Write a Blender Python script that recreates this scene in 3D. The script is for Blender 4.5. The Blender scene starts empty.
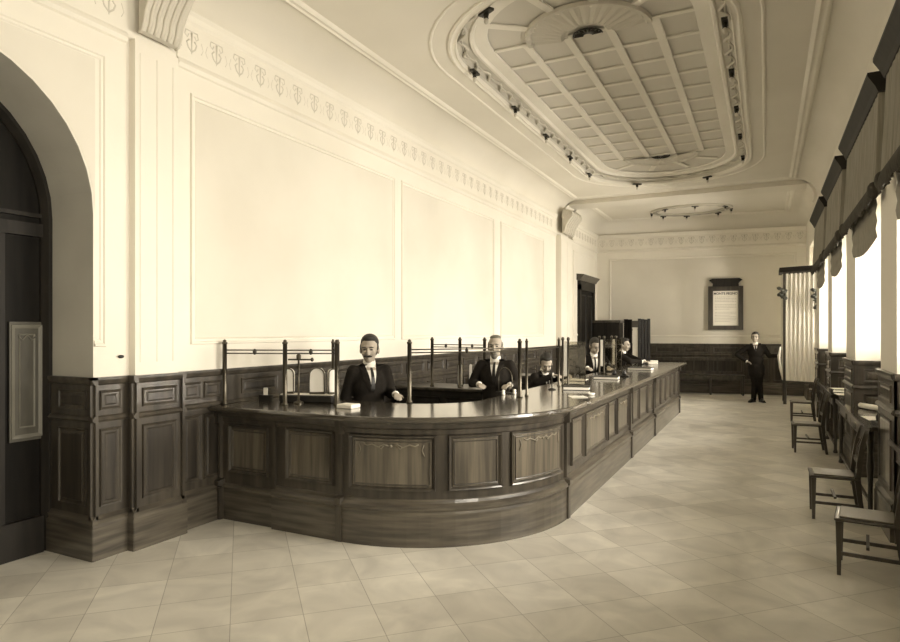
import bpy, math, random
from mathutils import Vector, Matrix, Euler
random.seed(7)
SC = bpy.context.scene
COL = SC.collection
PI = math.pi
V = Vector

# ------------------------------------------------------------------ materials
def rgb(h):
    h = h.lstrip('#')
    c = [int(h[i:i+2], 16)/255 for i in (0, 2, 4)]
    c = [(x/12.92 if x <= .04045 else ((x+.055)/1.055)**2.4) for x in c]
    y = .2126*c[0]+.7152*c[1]+.0722*c[2]
    return tuple(y+(x-y)*.52 for x in c) + (1,)

def mat(name, col, rough=.5, metal=0, spec=.5, noise=None, bump=None, coat=0, coords='Object'):
    """noise=(scale xyz, second colour, detail, contrast lo, hi)  bump=(scale xyz, strength)"""
    m = bpy.data.materials.new(name); m.use_nodes = True
    nt = m.node_tree; b = nt.nodes['Principled BSDF']
    b.inputs['Base Color'].default_value = rgb(col)
    b.inputs['Roughness'].default_value = rough
    b.inputs['Metallic'].default_value = metal
    b.inputs['Specular IOR Level'].default_value = spec
    b.inputs['Coat Weight'].default_value = coat
    b.inputs['Coat Roughness'].default_value = .12
    tc = nt.nodes.new('ShaderNodeTexCoord')
    def nz(scale, detail=5):
        mp = nt.nodes.new('ShaderNodeMapping'); mp.inputs['Scale'].default_value = scale
        nt.links.new(tc.outputs[coords], mp.inputs['Vector'])
        n = nt.nodes.new('ShaderNodeTexNoise'); n.inputs['Scale'].default_value = 1
        n.inputs['Detail'].default_value = detail
        nt.links.new(mp.outputs[0], n.inputs['Vector'])
        return n
    if noise:
        n = nz(noise[0], noise[2])
        r = nt.nodes.new('ShaderNodeValToRGB')
        r.color_ramp.elements[0].position = noise[3]; r.color_ramp.elements[0].color = rgb(col)
        r.color_ramp.elements[1].position = noise[4]; r.color_ramp.elements[1].color = rgb(noise[1])
        nt.links.new(n.outputs['Fac'], r.inputs['Fac'])
        nt.links.new(r.outputs['Color'], b.inputs['Base Color'])
    if bump:
        n = nz(bump[0], 3)
        bp = nt.nodes.new('ShaderNodeBump'); bp.inputs['Strength'].default_value = bump[1]
        bp.inputs['Distance'].default_value = .01
        nt.links.new(n.outputs['Fac'], bp.inputs['Height']); nt.links.new(bp.outputs[0], b.inputs['Normal'])
    return m

M = {}
M['plaster'] = mat('plaster', '#ece3ca', .7, noise=((.6, .6, .6), '#e2d8bd', 4, .35, .7), bump=((25, 25, 25), .05))
M['plaster_panel'] = mat('plaster_panel', '#e3dac0', .75, noise=((.8, .8, .8), '#d9cfb3', 5, .35, .7))
M['ceil'] = mat('ceiling_plaster', '#e6dcc2', .8, noise=((.5, .5, .5), '#dcd2b6', 4, .35, .7))
M['relief'] = mat('relief_plaster', '#cfc5a9', .7)
M['motif'] = mat('gilt_relief', '#a39a7c', .5)
M['reveal'] = mat('reveal_shade', '#c2bda7', .75, noise=((2, 2, 2), '#b8b39d', 4, .35, .7))  # greyer than the wall plaster: shade of the arch lining put into the colour
M['wood'] = mat('dark_wood', '#352d20', .36, noise=((14, 14, 1.3), '#524732', 7, .36, .68), spec=.5, coat=.35)
M['wood_field'] = mat('panel_wood', '#4a4130', .32, noise=((22, 22, 1.1), '#736548', 8, .36, .66), spec=.5, coat=.9)
M['wains_field'] = mat('wainscot_field', '#2f281d', .4, noise=((22, 22, 1.1), '#453b2a', 7, .36, .66), spec=.4, coat=.2)
M['plinth'] = mat('plinth_wood', '#403728', .34, noise=((2, 2, 26), '#665a41', 6, .36, .68), spec=.5, coat=.6)
M['top'] = mat('polished_top', '#3d3527', .16, noise=((3, 3, 20), '#544a36', 6, .36, .68), spec=.6, coat=.5)
M['darkwood'] = mat('black_wood', '#1f1a12', .55, spec=.25, noise=((16, 16, 1.5), '#2a241a', 6, .36, .66))
M['doorwood'] = mat('door_wood', '#130f09', .6, spec=.15, noise=((16, 16, 1.5), '#1c1810', 6, .36, .66))
M['etched'] = mat('etched_glass', '#575240', .5, spec=.3, noise=((8, 8, 3), '#4c4737', 5, .35, .7))
M['etchline'] = mat('etched_border', '#6f6a54', .5)
M['brass'] = mat('brass', '#5d543e', .33, metal=.8)
M['darkmetal'] = mat('dark_bronze', '#3a3527', .4, metal=.5)
M['white'] = mat('milk_glass', '#f3ecd8', .35)
M['paper'] = mat('paper', '#f1e9d2', .8)
M['ink'] = mat('ink_black', '#1d1a13', .4)
M['print'] = mat('printed_text', '#4a4536', .8)
M['skin'] = mat('skin', '#ac9a7c', .65)
M['hair'] = mat('dark_hair', '#2e291e', .7)
M['greyhair'] = mat('grey_hair', '#6b6350', .8)
M['suit'] = mat('dark_suit', '#221c13', .95, spec=.15, noise=((60, 60, 60), '#28221a', 3, .35, .7))
M['shirt'] = mat('white_shirt', '#efe7d2', .8)
M['shoe'] = mat('shoe_leather', '#1c1913', .35)
M['fabric'] = mat('valance_fabric', '#9a927a', .9, noise=((40, 40, 2), '#847c64', 4, .35, .7))
M['fringe'] = mat('dark_fringe', '#4f4837', .95, noise=((60, 60, 8), '#3d3729', 4, .35, .7))
M['curtain'] = mat('net_curtain', '#ece3ca', .9, noise=((30, 30, 2), '#dfd6ba', 4, .35, .7))
M['seat'] = mat('woven_seat', '#6f664e', .3, noise=((70, 70, 70), '#776d53', 3, .35, .7))
M['grid'] = mat('skylight_pane', '#d2c8ae', .5)
M['leaf'] = mat('dark_leaf', '#3a3a28', .6)

def glass(name, tint, mix, rough):
    m = bpy.data.materials.new(name); m.use_nodes = True; nt = m.node_tree
    nt.nodes.remove(nt.nodes['Principled BSDF']); out = nt.nodes['Material Output']
    t = nt.nodes.new('ShaderNodeBsdfTransparent'); t.inputs[0].default_value = rgb(tint)
    g = nt.nodes.new('ShaderNodeBsdfGlossy'); g.inputs['Roughness'].default_value = rough
    fr = nt.nodes.new('ShaderNodeFresnel'); fr.inputs[0].default_value = 1.5
    ad = nt.nodes.new('ShaderNodeMath'); ad.operation = 'ADD'; ad.inputs[1].default_value = mix; ad.use_clamp = True
    nt.links.new(fr.outputs[0], ad.inputs[0])
    x = nt.nodes.new('ShaderNodeMixShader'); nt.links.new(ad.outputs[0], x.inputs[0])
    nt.links.new(t.outputs[0], x.inputs[1]); nt.links.new(g.outputs[0], x.inputs[2])
    nt.links.new(x.outputs[0], out.inputs[0]); return m
M['glass'] = glass('clear_glass', '#e8e4d4', .08, .05)
M['winglass'] = glass('window_glass', '#fffdf5', .0, .02)

# floor: square stone tiles laid diagonally
def floor_mat():
    m = bpy.data.materials.new('stone_tiles'); m.use_nodes = True; nt = m.node_tree
    b = nt.nodes['Principled BSDF']
    tc = nt.nodes.new('ShaderNodeTexCoord')
    mp = nt.nodes.new('ShaderNodeMapping'); mp.inputs['Rotation'].default_value = (0, 0, math.radians(45))
    mp.inputs['Location'].default_value = (.13, .06, 0)
    nt.links.new(tc.outputs['Object'], mp.inputs[0])
    br = nt.nodes.new('ShaderNodeTexBrick'); br.offset = 0; br.squash = 1
    br.inputs['Scale'].default_value = 1; br.inputs['Brick Width'].default_value = .42
    br.inputs['Row Height'].default_value = .42; br.inputs['Mortar Size'].default_value = .0028
    br.inputs['Mortar Smooth'].default_value = .3; br.inputs['Bias'].default_value = 0
    br.inputs['Color1'].default_value = rgb('#dcd4bb'); br.inputs['Color2'].default_value = rgb('#c9c0a6')
    br.inputs['Mortar'].default_value = rgb('#a39a7f')
    nt.links.new(mp.outputs[0], br.inputs['Vector'])
    n = nt.nodes.new('ShaderNodeTexNoise'); n.inputs['Scale'].default_value = 2.2; n.inputs['Detail'].default_value = 7
    n.inputs['Distortion'].default_value = 1.2
    nt.links.new(tc.outputs['Object'], n.inputs['Vector'])
    rr = nt.nodes.new('ShaderNodeMapRange'); rr.inputs[1].default_value = .3; rr.inputs[2].default_value = .7
    rr.inputs[3].default_value = .8; rr.inputs[4].default_value = 1.12
    nt.links.new(n.outputs['Fac'], rr.inputs[0])
    mx = nt.nodes.new('ShaderNodeVectorMath'); mx.operation = 'SCALE'
    nt.links.new(br.outputs['Color'], mx.inputs[0]); nt.links.new(rr.outputs[0], mx.inputs['Scale'])
    nt.links.new(mx.outputs[0], b.inputs['Base Color'])
    b.inputs['Roughness'].default_value = .42; b.inputs['Specular IOR Level'].default_value = .45
    r2 = nt.nodes.new('ShaderNodeMapRange'); r2.inputs[3].default_value = .34; r2.inputs[4].default_value = .55
    nt.links.new(n.outputs['Fac'], r2.inputs[0]); nt.links.new(r2.outputs[0], b.inputs['Roughness'])
    return m
M['floor'] = floor_mat()

# ------------------------------------------------------------------ mesh builder
class MB:
    def __init__(s): s.v = []; s.f = []; s.sm = []
    def add(s, vs, fs, smooth=False):
        o = len(s.v); s.v += [tuple(p) for p in vs]
        for f in fs: s.f.append([i+o for i in f]); s.sm.append(smooth)
        return s
    def box(s, x0, y0, z0, x1, y1, z1, T=None, bev=0):
        x0, x1 = min(x0, x1), max(x0, x1); y0, y1 = min(y0, y1), max(y0, y1); z0, z1 = min(z0, z1), max(z0, z1)
        if bev <= 0:
            vs = [(x, y, z) for z in (z0, z1) for y in (y0, y1) for x in (x0, x1)]
            fs = [(0, 2, 3, 1), (4, 5, 7, 6), (0, 1, 5, 4), (2, 6, 7, 3), (0, 4, 6, 2), (1, 3, 7, 5)]
        else:
            b = min(bev, (x1-x0)/2.01, (y1-y0)/2.01, (z1-z0)/2.01)
            vs = []; 
            rings = [(z0, b), (z0+b, 0), (z1-b, 0), (z1, b)]
            for z, i in rings:
                k = b if i == 0 else b
                if i: # inset ring
                    vs += [(x0+b, y0+b, z), (x1-b, y0+b, z), (x1-b, y1-b, z), (x0+b, y1-b, z)]*1
                    vs += [(x0+b, y0+b, z), (x1-b, y0+b, z), (x1-b, y1-b, z), (x0+b, y1-b, z)]*1
                else:
                    vs += [(x0+b, y0, z), (x1, y0+b, z), (x1-b, y1, z), (x0, y1-b, z)]
                    vs += [(x1-b, y0, z), (x1, y1-b, z), (x0+b, y1, z), (x0, y0+b, z)]
            # simple chamfer: only vertical edges + top/bottom, ring of 8
            def ring(z, i):
                return [(x0+b, y0+i, z), (x1-b, y0+i, z), (x1-i, y0+b, z), (x1-i, y1-b, z), (x1-b, y1-i, z), (x0+b, y1-i, z), (x0+i, y1-b, z), (x0+i, y0+b, z)]
            vs = ring(z0, b)+ring(z0+b, 0)+ring(z1-b, 0)+ring(z1, b)
            fs = [tuple(range(7, -1, -1)), tuple(range(24, 32))]
            for r in range(3):
                for k in range(8): fs.append((r*8+k, r*8+(k+1) % 8, r*8+8+(k+1) % 8, r*8+8+k))
        if T is not None: vs = [tuple(T @ V(p)) for p in vs]
        return s.add(vs, fs)
    def prism(s, pts, z0, z1, T=None):
        n = len(pts)
        vs = [(p[0], p[1], z0) for p in pts]+[(p[0], p[1], z1) for p in pts]
        fs = [tuple(range(n-1, -1, -1)), tuple(range(n, 2*n))]+[(i, (i+1) % n, n+(i+1) % n, n+i) for i in range(n)]
        if T is not None: vs = [tuple(T @ V(p)) for p in vs]
        return s.add(vs, fs)
    def tube(s, pts, r, n=8, closed=False, caps=True):
        pts = [V(p) for p in pts]; N = len(pts)
        rs = r if isinstance(r, (list, tuple)) else [r]*N
        vs = []; up = None
        for i, p in enumerate(pts):
            if closed: t = (pts[(i+1) % N]-pts[i-1])
            else: t = pts[min(i+1, N-1)]-pts[max(i-1, 0)]
            t.normalize()
            if up is None: up = V((0, 0, 1)) if abs(t.z) < .9 else V((1, 0, 0))
            a = up-t*up.dot(t)
            if a.length < 1e-4: a = V((1, 0, 0))-t*t.x
            a.normalize(); up = a; b = t.cross(a)
            for k in range(n):
                q = 2*PI*k/n
                vs.append(p+(a*math.cos(q)+b*math.sin(q))*rs[i])
        fs = []
        L = N if closed else N-1
        for i in range(L):
            j = (i+1) % N
            for k in range(n): fs.append((i*n+k, i*n+(k+1) % n, j*n+(k+1) % n, j*n+k))
        if caps and not closed: fs += [tuple(range(n-1, -1, -1)), tuple((N-1)*n+k for k in range(n))]
        return s.add(vs, fs, True)
    def lathe(s, prof, c=(0, 0, 0), n=16, T=None):
        vs = []
        for r, z in prof:
            for k in range(n):
                q = 2*PI*k/n; vs.append(V((c[0]+r*math.cos(q), c[1]+r*math.sin(q), c[2]+z)))
        fs = []
        for i in range(len(prof)-1):
            for k in range(n): fs.append((i*n+k, i*n+(k+1) % n, (i+1)*n+(k+1) % n, (i+1)*n+k))
        m = (len(prof)-1)*n
        fs += [tuple(range(n-1, -1, -1)), tuple(m+k for k in range(n))]
        if T is not None: vs = [T @ p for p in vs]
        return s.add(vs, fs, True)
    def ell(s, c, r, n=14, m=9, T=None):
        prof = []
        vs = []
        for i in range(m+1):
            a = -PI/2+PI*i/m
            for k in range(n):
                q = 2*PI*k/n
                vs.append(V((c[0]+r[0]*math.cos(a)*math.cos(q), c[1]+r[1]*math.cos(a)*math.sin(q), c[2]+r[2]*math.sin(a))))
        fs = []
        for i in range(m):
            for k in range(n): fs.append((i*n+k, i*n+(k+1) % n, (i+1)*n+(k+1) % n, (i+1)*n+k))
        if T is not None: vs = [T @ p for p in vs]
        return s.add(vs, fs, True)
    def grid(s, f, us, vsr, smooth=False, flip=False):
        """surface f(u,v)"""
        nu, nv = len(us), len(vsr)
        vs = [f(u, w) for w in vsr for u in us]
        fs = []
        for j in range(nv-1):
            for i in range(nu-1):
                q = (j*nu+i, j*nu+i+1, (j+1)*nu+i+1, (j+1)*nu+i)
                fs.append(q[::-1] if flip else q)
        return s.add(vs, fs, smooth)
    def loft(s, rings, closed=False, cap=True, smooth=False):
        """rings: list of equal-length closed loops"""
        n = len(rings[0]); N = len(rings); vs = [p for r in rings for p in r]; fs = []
        for i in range(N if closed else N-1):
            j = (i+1) % N
            for k in range(n): fs.append((i*n+k, i*n+(k+1) % n, j*n+(k+1) % n, j*n+k))
        if cap and not closed: fs += [tuple(range(n-1, -1, -1)), tuple((N-1)*n+k for k in range(n))]
        return s.add(vs, fs, smooth)
    def build(s, name, m, parent=None, off=None):
        if off is not None: s.v = [(p[0]-off[0], p[1]-off[1], p[2]-off[2]) for p in s.v]
        me = bpy.data.meshes.new(name); me.from_pydata(s.v, [], s.f); me.validate()
        for p, q in zip(me.polygons, s.sm): p.use_smooth = q
        import bmesh
        bm = bmesh.new(); bm.from_mesh(me); bmesh.ops.recalc_face_normals(bm, faces=bm.faces); bm.to_mesh(me); bm.free()
        me.materials.append(m if not isinstance(m, str) else M[m])
        o = bpy.data.objects.new(name, me); COL.objects.link(o)
        if parent: o.parent = parent
        return o

def tag(o, label=None, cat=None, group=None, kind=None):
    if label: o['label'] = label
    if cat: o['category'] = cat
    if group: o['group'] = group
    if kind: o['kind'] = kind
    return o
def thing(name, label, cat, loc=(0, 0, 0), rz=0, group=None):
    o = bpy.data.objects.new(name, None); COL.objects.link(o); o.empty_display_size = .1
    o.location = loc; o.rotation_euler = (0, 0, rz)
    return tag(o, label, cat, group)
def struct(name, mb, m, parent=None, label=None):
    o = mb.build(name, m, parent)
    if not parent: o['kind'] = 'structure'
    if label: o['label'] = label
    return o
def sroot(name, label=None, loc=(0, 0, 0)):
    o = bpy.data.objects.new(name, None); COL.objects.link(o); o.location = loc; o['kind'] = 'structure'
    if label: o['label'] = label
    return o
def clone(root, loc, rz, label=None, group=None):
    def cp(o, par):
        c = o.copy(); COL.objects.link(c); c.parent = par
        for ch in [x for x in bpy.data.objects if x.parent == o]: cp(ch, c)
        return c
    r = cp(root, None); r.location = loc; r.rotation_euler = (0, 0, rz)
    if label: r['label'] = label
    if group: r['group'] = group
    return r

# moulding swept along s of a mapped surface f(s, z, h): profile = [(h, z)] loop
def lin(a, b, n): return [a+(b-a)*i/n for i in range(n+1)]
def mould(mb, f, ss, prof):
    mb.loft([[f(q, z, h) for (h, z) in prof] for q in ss])
def frame(mb, f, s0, s1, z0, z1, w=.03, d=.015, n=1, prof=None):
    """rectangular raised frame of width w on surface f"""
    prof = prof or [(0, 0), (.15, 1), (.55, .75), (.7, .35), (1, 0)]
    rings = []
    corners = []
    for q in lin(s0, s1, n)[:-1]: corners.append((q, z0, 0, 1, q == s0))
    path = []
    # inward offset at t: shrink rectangle
    def rect(t):
        o = t*w; a0, a1, b0, b1 = s0+o, s1-o, z0+o, z1-o
        return [(q, b0) for q in lin(a0, a1, n)]+[(q, b1) for q in lin(a1, a0, n)]
    R = [(rect(t), h*d) for t, h in prof]
    m = len(R[0][0]); vs = []
    for r, h in R: vs += [f(a, b, h) for a, b in r]
    fs = []
    for i in range(len(R)-1):
        for k in range(m): fs.append((i*m+k, i*m+(k+1) % m, (i+1)*m+(k+1) % m, (i+1)*m+k))
    mb.add(vs, fs)
def plate(mb, f, s0, s1, z0, z1, h0, h1, n=1, inset=0):
    """solid block from h0 to h1, front face inset (bevel)"""
    ss = lin(s0, s1, n)
    rings = []
    for i, q in enumerate(ss):
        qi = min(max(q, s0+inset), s1-inset)
        rings.append([f(q, z0, h0), f(qi, z0+inset, h1), f(qi, z1-inset, h1), f(q, z1, h0)])
    mb.loft(rings)

def wallmap(p0, p1):
    """s runs from p0 to p1 in xy; h toward the LEFT normal rotated -> right-hand side of travel is +h"""
    p0 = V((p0[0], p0[1], 0)); p1 = V((p1[0], p1[1], 0)); d = (p1-p0).normalized(); nrm = V((d.y, -d.x, 0))
    def f(s, z, h): 
        p = p0+d*s+nrm*h; return (p.x, p.y, z)
    f.length = (p1-p0).length
    return f

# ------------------------------------------------------------------ room constants
XL, XLP, XLF = -4.52, -4.45, -4.42      # left wall face, pilaster face, far-bay wall face
XR = .95                                 # room face of the window wall
XG = 1.42                                # window plane
YN = -3.2                                # wall behind camera
ZC = 4.9; ZF0, ZF1 = 4.03, 4.5           # ceiling, frieze bottom/top
WZ = 1.37                                # wainscot height
FA, FB = (XLF, 18.42), (1.6, 19.26)      # far wall line
def far_y(x): return FA[1]+(x-FA[0])*(FB[1]-FA[1])/(FB[0]-FA[0])

# floor
mb = MB(); mb.box(-5.6, YN-.2, -.1, 2.0, 20.2, 0); struct('floor', mb, 'floor')

# ------------------------------------------------------------------ left wall
wall = MB()
AY, AR, AZ = 1.98, 1.05, 2.6             # arch
# wall with arched opening, thickness from XL to -5.07
def arch_pts(r, n=20): return [(AY+r*math.cos(PI*i/n), AZ+r*math.sin(PI*i/n)) for i in range(n+1)]
ap = arch_pts(AR)
xo = -5.12
for x in (XL,):
    vs = [(x, 3.03, 0)]+[(x, y, z) for y, z in ap]+[(x, .93, 0)]
    top = [(x, max(min(y, 3.03), .93), 5.2) for (_, y, z) in vs]
    n = len(vs); fs = []
    for i in range(1, n-2): fs.append((i, i+1, n+i+1, n+i))
    wall.add(vs+top, fs)
wall.box(XL-.6, 3.034, 0, XL, 18.6, 5.2)
wall.add([(XL, 3.03, 0), (XL, 3.034, 0), (XL, 3.034, 5.2), (XL, 3.03, 5.2)], [(0, 1, 2, 3)])
wall.box(XL-.6, YN, 0, XL, .926, 5.2)
wall.add([(XL, .926, 0), (XL, .93, 0), (XL, .93, 5.2), (XL, .926, 5.2)], [(0, 1, 2, 3)])
wall.box(XL-.01, 15.75, WZ, XLF, 18.6, 5.2)      # far bay thickening
struct('wall_left', wall, 'plaster')
rv = MB()
inner = [(xo, y, z) for y, z in [(3.03, 0)]+ap+[(.93, 0)]]; outer = [(XL, y, z) for y, z in [(3.03, 0)]+ap+[(.93, 0)]]
n = len(inner); rv.add(inner+outer, [(i, i+1, n+i+1, n+i) for i in range(n-1)])
# make it a thin solid shell so it reads as plaster lining
struct('trim_1', rv, 'reveal', label='plaster lining of the arched doorway, its shade put in as grey')

# door_1 : arched timber doorway at the left edge
d1 = sroot('door_1', 'tall dark timber door with etched lower panel in arched opening')
fx = -5.07
mb = MB(); mb.prism([(3.03, 0)]+ap+[(.93, 0)], 0, .06, T=Matrix(((0, 0, 1, fx-.08), (1, 0, 0, 0), (0, 1, 0, 0), (0, 0, 0, 1))))
mb.build('door_leaf', 'doorwood', d1)
mb = MB()
ring = []
for (y, z), (y2, z2) in zip([(3.03, 0)]+ap+[(.93, 0)], [(2.97, 0)]+arch_pts(AR-.06)+[(.99, 0)]):
    ring.append([(fx-.03, y, z), (fx+.05, y, z), (fx+.05, (y+y2)/2, (z+z2)/2), (fx, y2, z2), (fx-.03, y2, z2)])
mb.loft(ring); mb.build('door_frame', 'darkwood', d1)
mb = MB(); mb.box(fx-.03, .99, 2.45, fx+.03, 2.97, 2.55); mb.box(fx-.03, .99, 2.6, fx+.015, 2.97, 2.63)
mb.box(fx-.03, 2.62, 0, fx+.02, 2.7, 2.45); mb.box(fx-.03, .99, 0, fx+.04, 2.97, .28); mb.box(fx-.03, 1.2, .0, fx+.02, 1.3, 2.45)
mb.build('door_rail', 'darkwood', d1)
fw = wallmap((fx-.01, 2.72), (fx-.01, 2.99))
mb = MB(); plate(mb, fw, .02, .27, .88, 1.79, 0, .012); o = mb.build('door_pane', 'etched', d1); o['label'] = 'greyish etched glass panel with ornamental border'
mb = MB(); frame(mb, wallmap((fx+.002, 2.72), (fx+.002, 2.99)), .03, .26, .9, 1.77, .03, .008); frame(mb, wallmap((fx+.002, 2.72), (fx+.002, 2.99)), .085, .205, .98, 1.7, .012, .006)
mb.tube([(fx+.006, 2.8, 1.68), (fx+.006, 2.83, 1.65), (fx+.006, 2.865, 1.69), (fx+.006, 2.9, 1.65), (fx+.006, 2.93, 1.68)], .006, 6)
mb.build('pane_border', 'etchline', d1)
mb = MB(); plate(mb, wallmap((fx-.01, 1.35), (fx-.01, 2.6)), .02, 1.2, .95, 2.4, 0, .01); mb.build('door_glass', 'glass', d1)

# ---- wainscot (timber) on the left wall and round the pilaster
def wains(f, s0, s1, cols, z_hi=WZ, seg=None, n=1, field='wood_field', parts=None, plinth=.3):
    """frames on surface f between s0 and s1; cols=list of (a,b)"""
    W = MB(); F = MB(); P = MB()
    ss = lin(s0, s1, n)
    mould(W, f, ss, [(0, plinth), (.02, plinth), (.02, z_hi-.06), (.035, z_hi-.05), (.045, z_hi-.02), (.045, z_hi), (0, z_hi)])
    mould(W, f, ss, [(.02, 1.03), (.035, 1.035), (.045, 1.05), (.035, 1.07), (.02, 1.08)])
    mould(P, f, ss, [(0, 0), (.05, 0), (.05, plinth-.05), (.04, plinth-.03), (.045, plinth), (.02, plinth+.03), (0, plinth+.03)])
    for a, b in cols:
        for z0, z1 in ((plinth+.09, .98), (1.12, z_hi-.1)):
            frame(W, lambda s, z, h: f(s, z, h+.02), a, b, z0, z1, .022, .014)
            plate(F, lambda s, z, h: f(s, z, h+.02), a+.04, b-.04, z0+.035, z1-.035, 0, .008, inset=.012)
    return W, F, P
def wains_obj(i, lab, pieces):
    root = sroot('trim_%d' % i, lab)
    W = MB(); F = MB(); P = MB()
    for (p0, p1, cols) in pieces:
        f = wallmap(p0, p1); w, g, p = wains(f, 0, f.length, cols)
        for A, B in ((W, w), (F, g), (P, p)): A.add(B.v, B.f)
    W.build('wainscot_frame', 'wood', root); F.build('panel_field', 'wains_field', root); P.build('plinth', 'plinth', root)
    return root
# h is to the right of travel => travel +Y on left wall gives normal +X
wains_obj(2, 'dark timber wainscot of the left wall between arch and counter', [
    ((XL-.02-.5, 3.04), (XL+.045, 3.04), [(.12, .46)]),
    ((XL, 2.995), (XL, 3.31), [(.07, .25)]),
    ((XL, 3.33), (XLP+.045, 3.33), []),
    ((XLP, 3.285), (XLP, 3.79), [(.09, .42)]),
    ((XLP+.045, 3.745), (XL, 3.745), []),
    ((XL, 3.77), (XL, 4.3), [(.05, .25), (.28, .48)])])
wains_obj(3, 'long dark timber wainscot of the left wall behind the counter', [
    ((XL, 4.3), (XL, 14.65), [(.2+.62*i, .2+.62*i+.5) for i in range(16)]),
    ((XL, 14.65), (XLF+.04, 14.65), []), ((XLF+.03, 14.65), (XLF+.03, 15.75), [(.1, .5), (.6, 1.0)]),
    ((XLF, 15.75), (XLF, 16.2), [(.05, .4)]), ((XLF, 17.9), (XLF, 18.4), [(.05, .4)])])
wains_obj(4, 'dark timber wainscot along the far end wall', [
    (FA, FB, [(.15+.75*i, .15+.75*i+.62) for i in range(8)])])

# ---- upper wall mouldings on left wall
fl = wallmap((XL, 0), (XL, 19))         # s == Y
mb = MB()
for a, b in ((3.92, 7.33), (7.5, 10.82), (11.15, 13.75)):
    frame(mb, fl, a, b, 1.6, 3.81, .06, .02, prof=[(0, 0), (.1, 1), (.35, 1), (.5, .3), (.8, .3), (.9, .6), (1, 0)])
ffb = wallmap((XLF, 15.75), (XLF, 18.42))
frame(mb, ffb, .1, 2.5, 1.6, 3.81, .06, .02)
struct('trim_5', mb, 'plaster', label='raised rectangular plaster panel frames on the left wall')
mb = MB()
for a, b in ((3.98, 7.27), (7.56, 10.76), (11.21, 13.69)): plate(mb, fl, a, b, 1.66, 3.75, 0, .004)
struct('trim_6', mb, 'plaster_panel', label='slightly darker plaster fields inside the left wall frames')
# arch panel frame
mb = MB(); 
def openframe(mb, f, path, w=.055, d=.02):
    rings = []
    for i, (a, b) in enumerate(path):
        p, q = path[max(i-1, 0)], path[min(i+1, len(path)-1)]
        d1 = V((a-p[0], b-p[1])); d2 = V((q[0]-a, q[1]-b))
        d1 = d1.normalized() if d1.length else d2.normalized(); d2 = d2.normalized() if d2.length else d1
        n1 = V((-d1.y, d1.x)); n2 = V((-d2.y, d2.x)); m_ = (n1+n2).normalized(); m_ = m_/max(.3, m_.dot(n1))
        rings.append([f(a+m_.x*w*t, b+m_.y*w*t, h*d) for t, h in ((0, 0), (.1, 1), (.35, 1), (.5, .4), (.8, .5), (1, 0))])
    mb.loft(rings)
openframe(mb, fl, [(3.035, 1.6), (3.13, 1.6), (3.13, 3.83), (.8, 3.83), (.8, 1.6), (.92, 1.6)])
struct('trim_7', mb, 'plaster', label='plaster frame around the arched doorway')

mb = MB(); q = [(3.07, AZ)]+arch_pts(AR+.012)[0:]+[(.89, AZ)]
q = arch_pts(AR+.012); lo = [fl(y, z, .004) for y, z in q]; hi = [fl(max(.86, min(3.07, y)), 3.77, .004) for y, z in q]
mb.add(lo+hi, [(i, i+1, len(q)+i+1, len(q)+i) for i in range(len(q)-1)])
struct('trim_17', mb, 'plaster_panel', label='slightly darker plaster spandrel above the arched doorway')
# pilasters
def pilaster(i, y0, y1, x0, x1, lab):
    root = sroot('trim_%d' % i, lab)
    mb = MB(); mb.box(x0, y0, WZ, x1, y1, ZF0)
    for k in range(3):
        a = y0+.05+(y1-y0-.1)*k/2
        mb.box(x1, a-.008, WZ+.1, x1+.006, a+.008, ZF0-.1)
    mb.build('pilaster_shaft', 'plaster', root)
    # scrolled console
    mb = MB(); yc = (y0+y1)/2; w = (y1-y0)*.42
    prof = [(0, 4.09), (.04, 4.1), (.07, 4.16), (.09, 4.25), (.14, 4.34), (.2, 4.42), (.25, 4.48), (.26, 4.56), (.22, 4.62), (.14, 4.64), (.0, 4.64)]
    mb.prism([(p[0], p[1]) for p in prof], -w, w, T=Matrix(((1, 0, 0, x1), (0, 0, 1, yc), (0, 1, 0, 0), (0, 0, 0, 1))))
    for sgn in (-1, 1):
        pts = []
        for t in range(22):
            a = t*.42; r = .085*(1-t/26)
            pts.append((x1+.165+r*math.cos(a), yc+sgn*w, 4.53+r*math.sin(a)))
        mb.tube(pts, .014, 6)
        mb.tube([(x1+p[0]*.9, yc+sgn*w, p[1]) for p in prof[:8]], .014, 6)
    for k in range(-2, 3):
        mb.tube([(x1+p[0]+.004, yc+k*w*.36, p[1]) for p in prof[1:9]], .016, 6)
    mb.build('console', 'relief', root)
    return root
pilaster(8, 3.33, 3.74, XL-.01, XLP, 'plaster pilaster with scrolled console near the arch')
pilaster(9, 14.7, 15.72, XL-.01, XLF+.03, 'plaster pilaster with console at the far bay')

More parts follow.
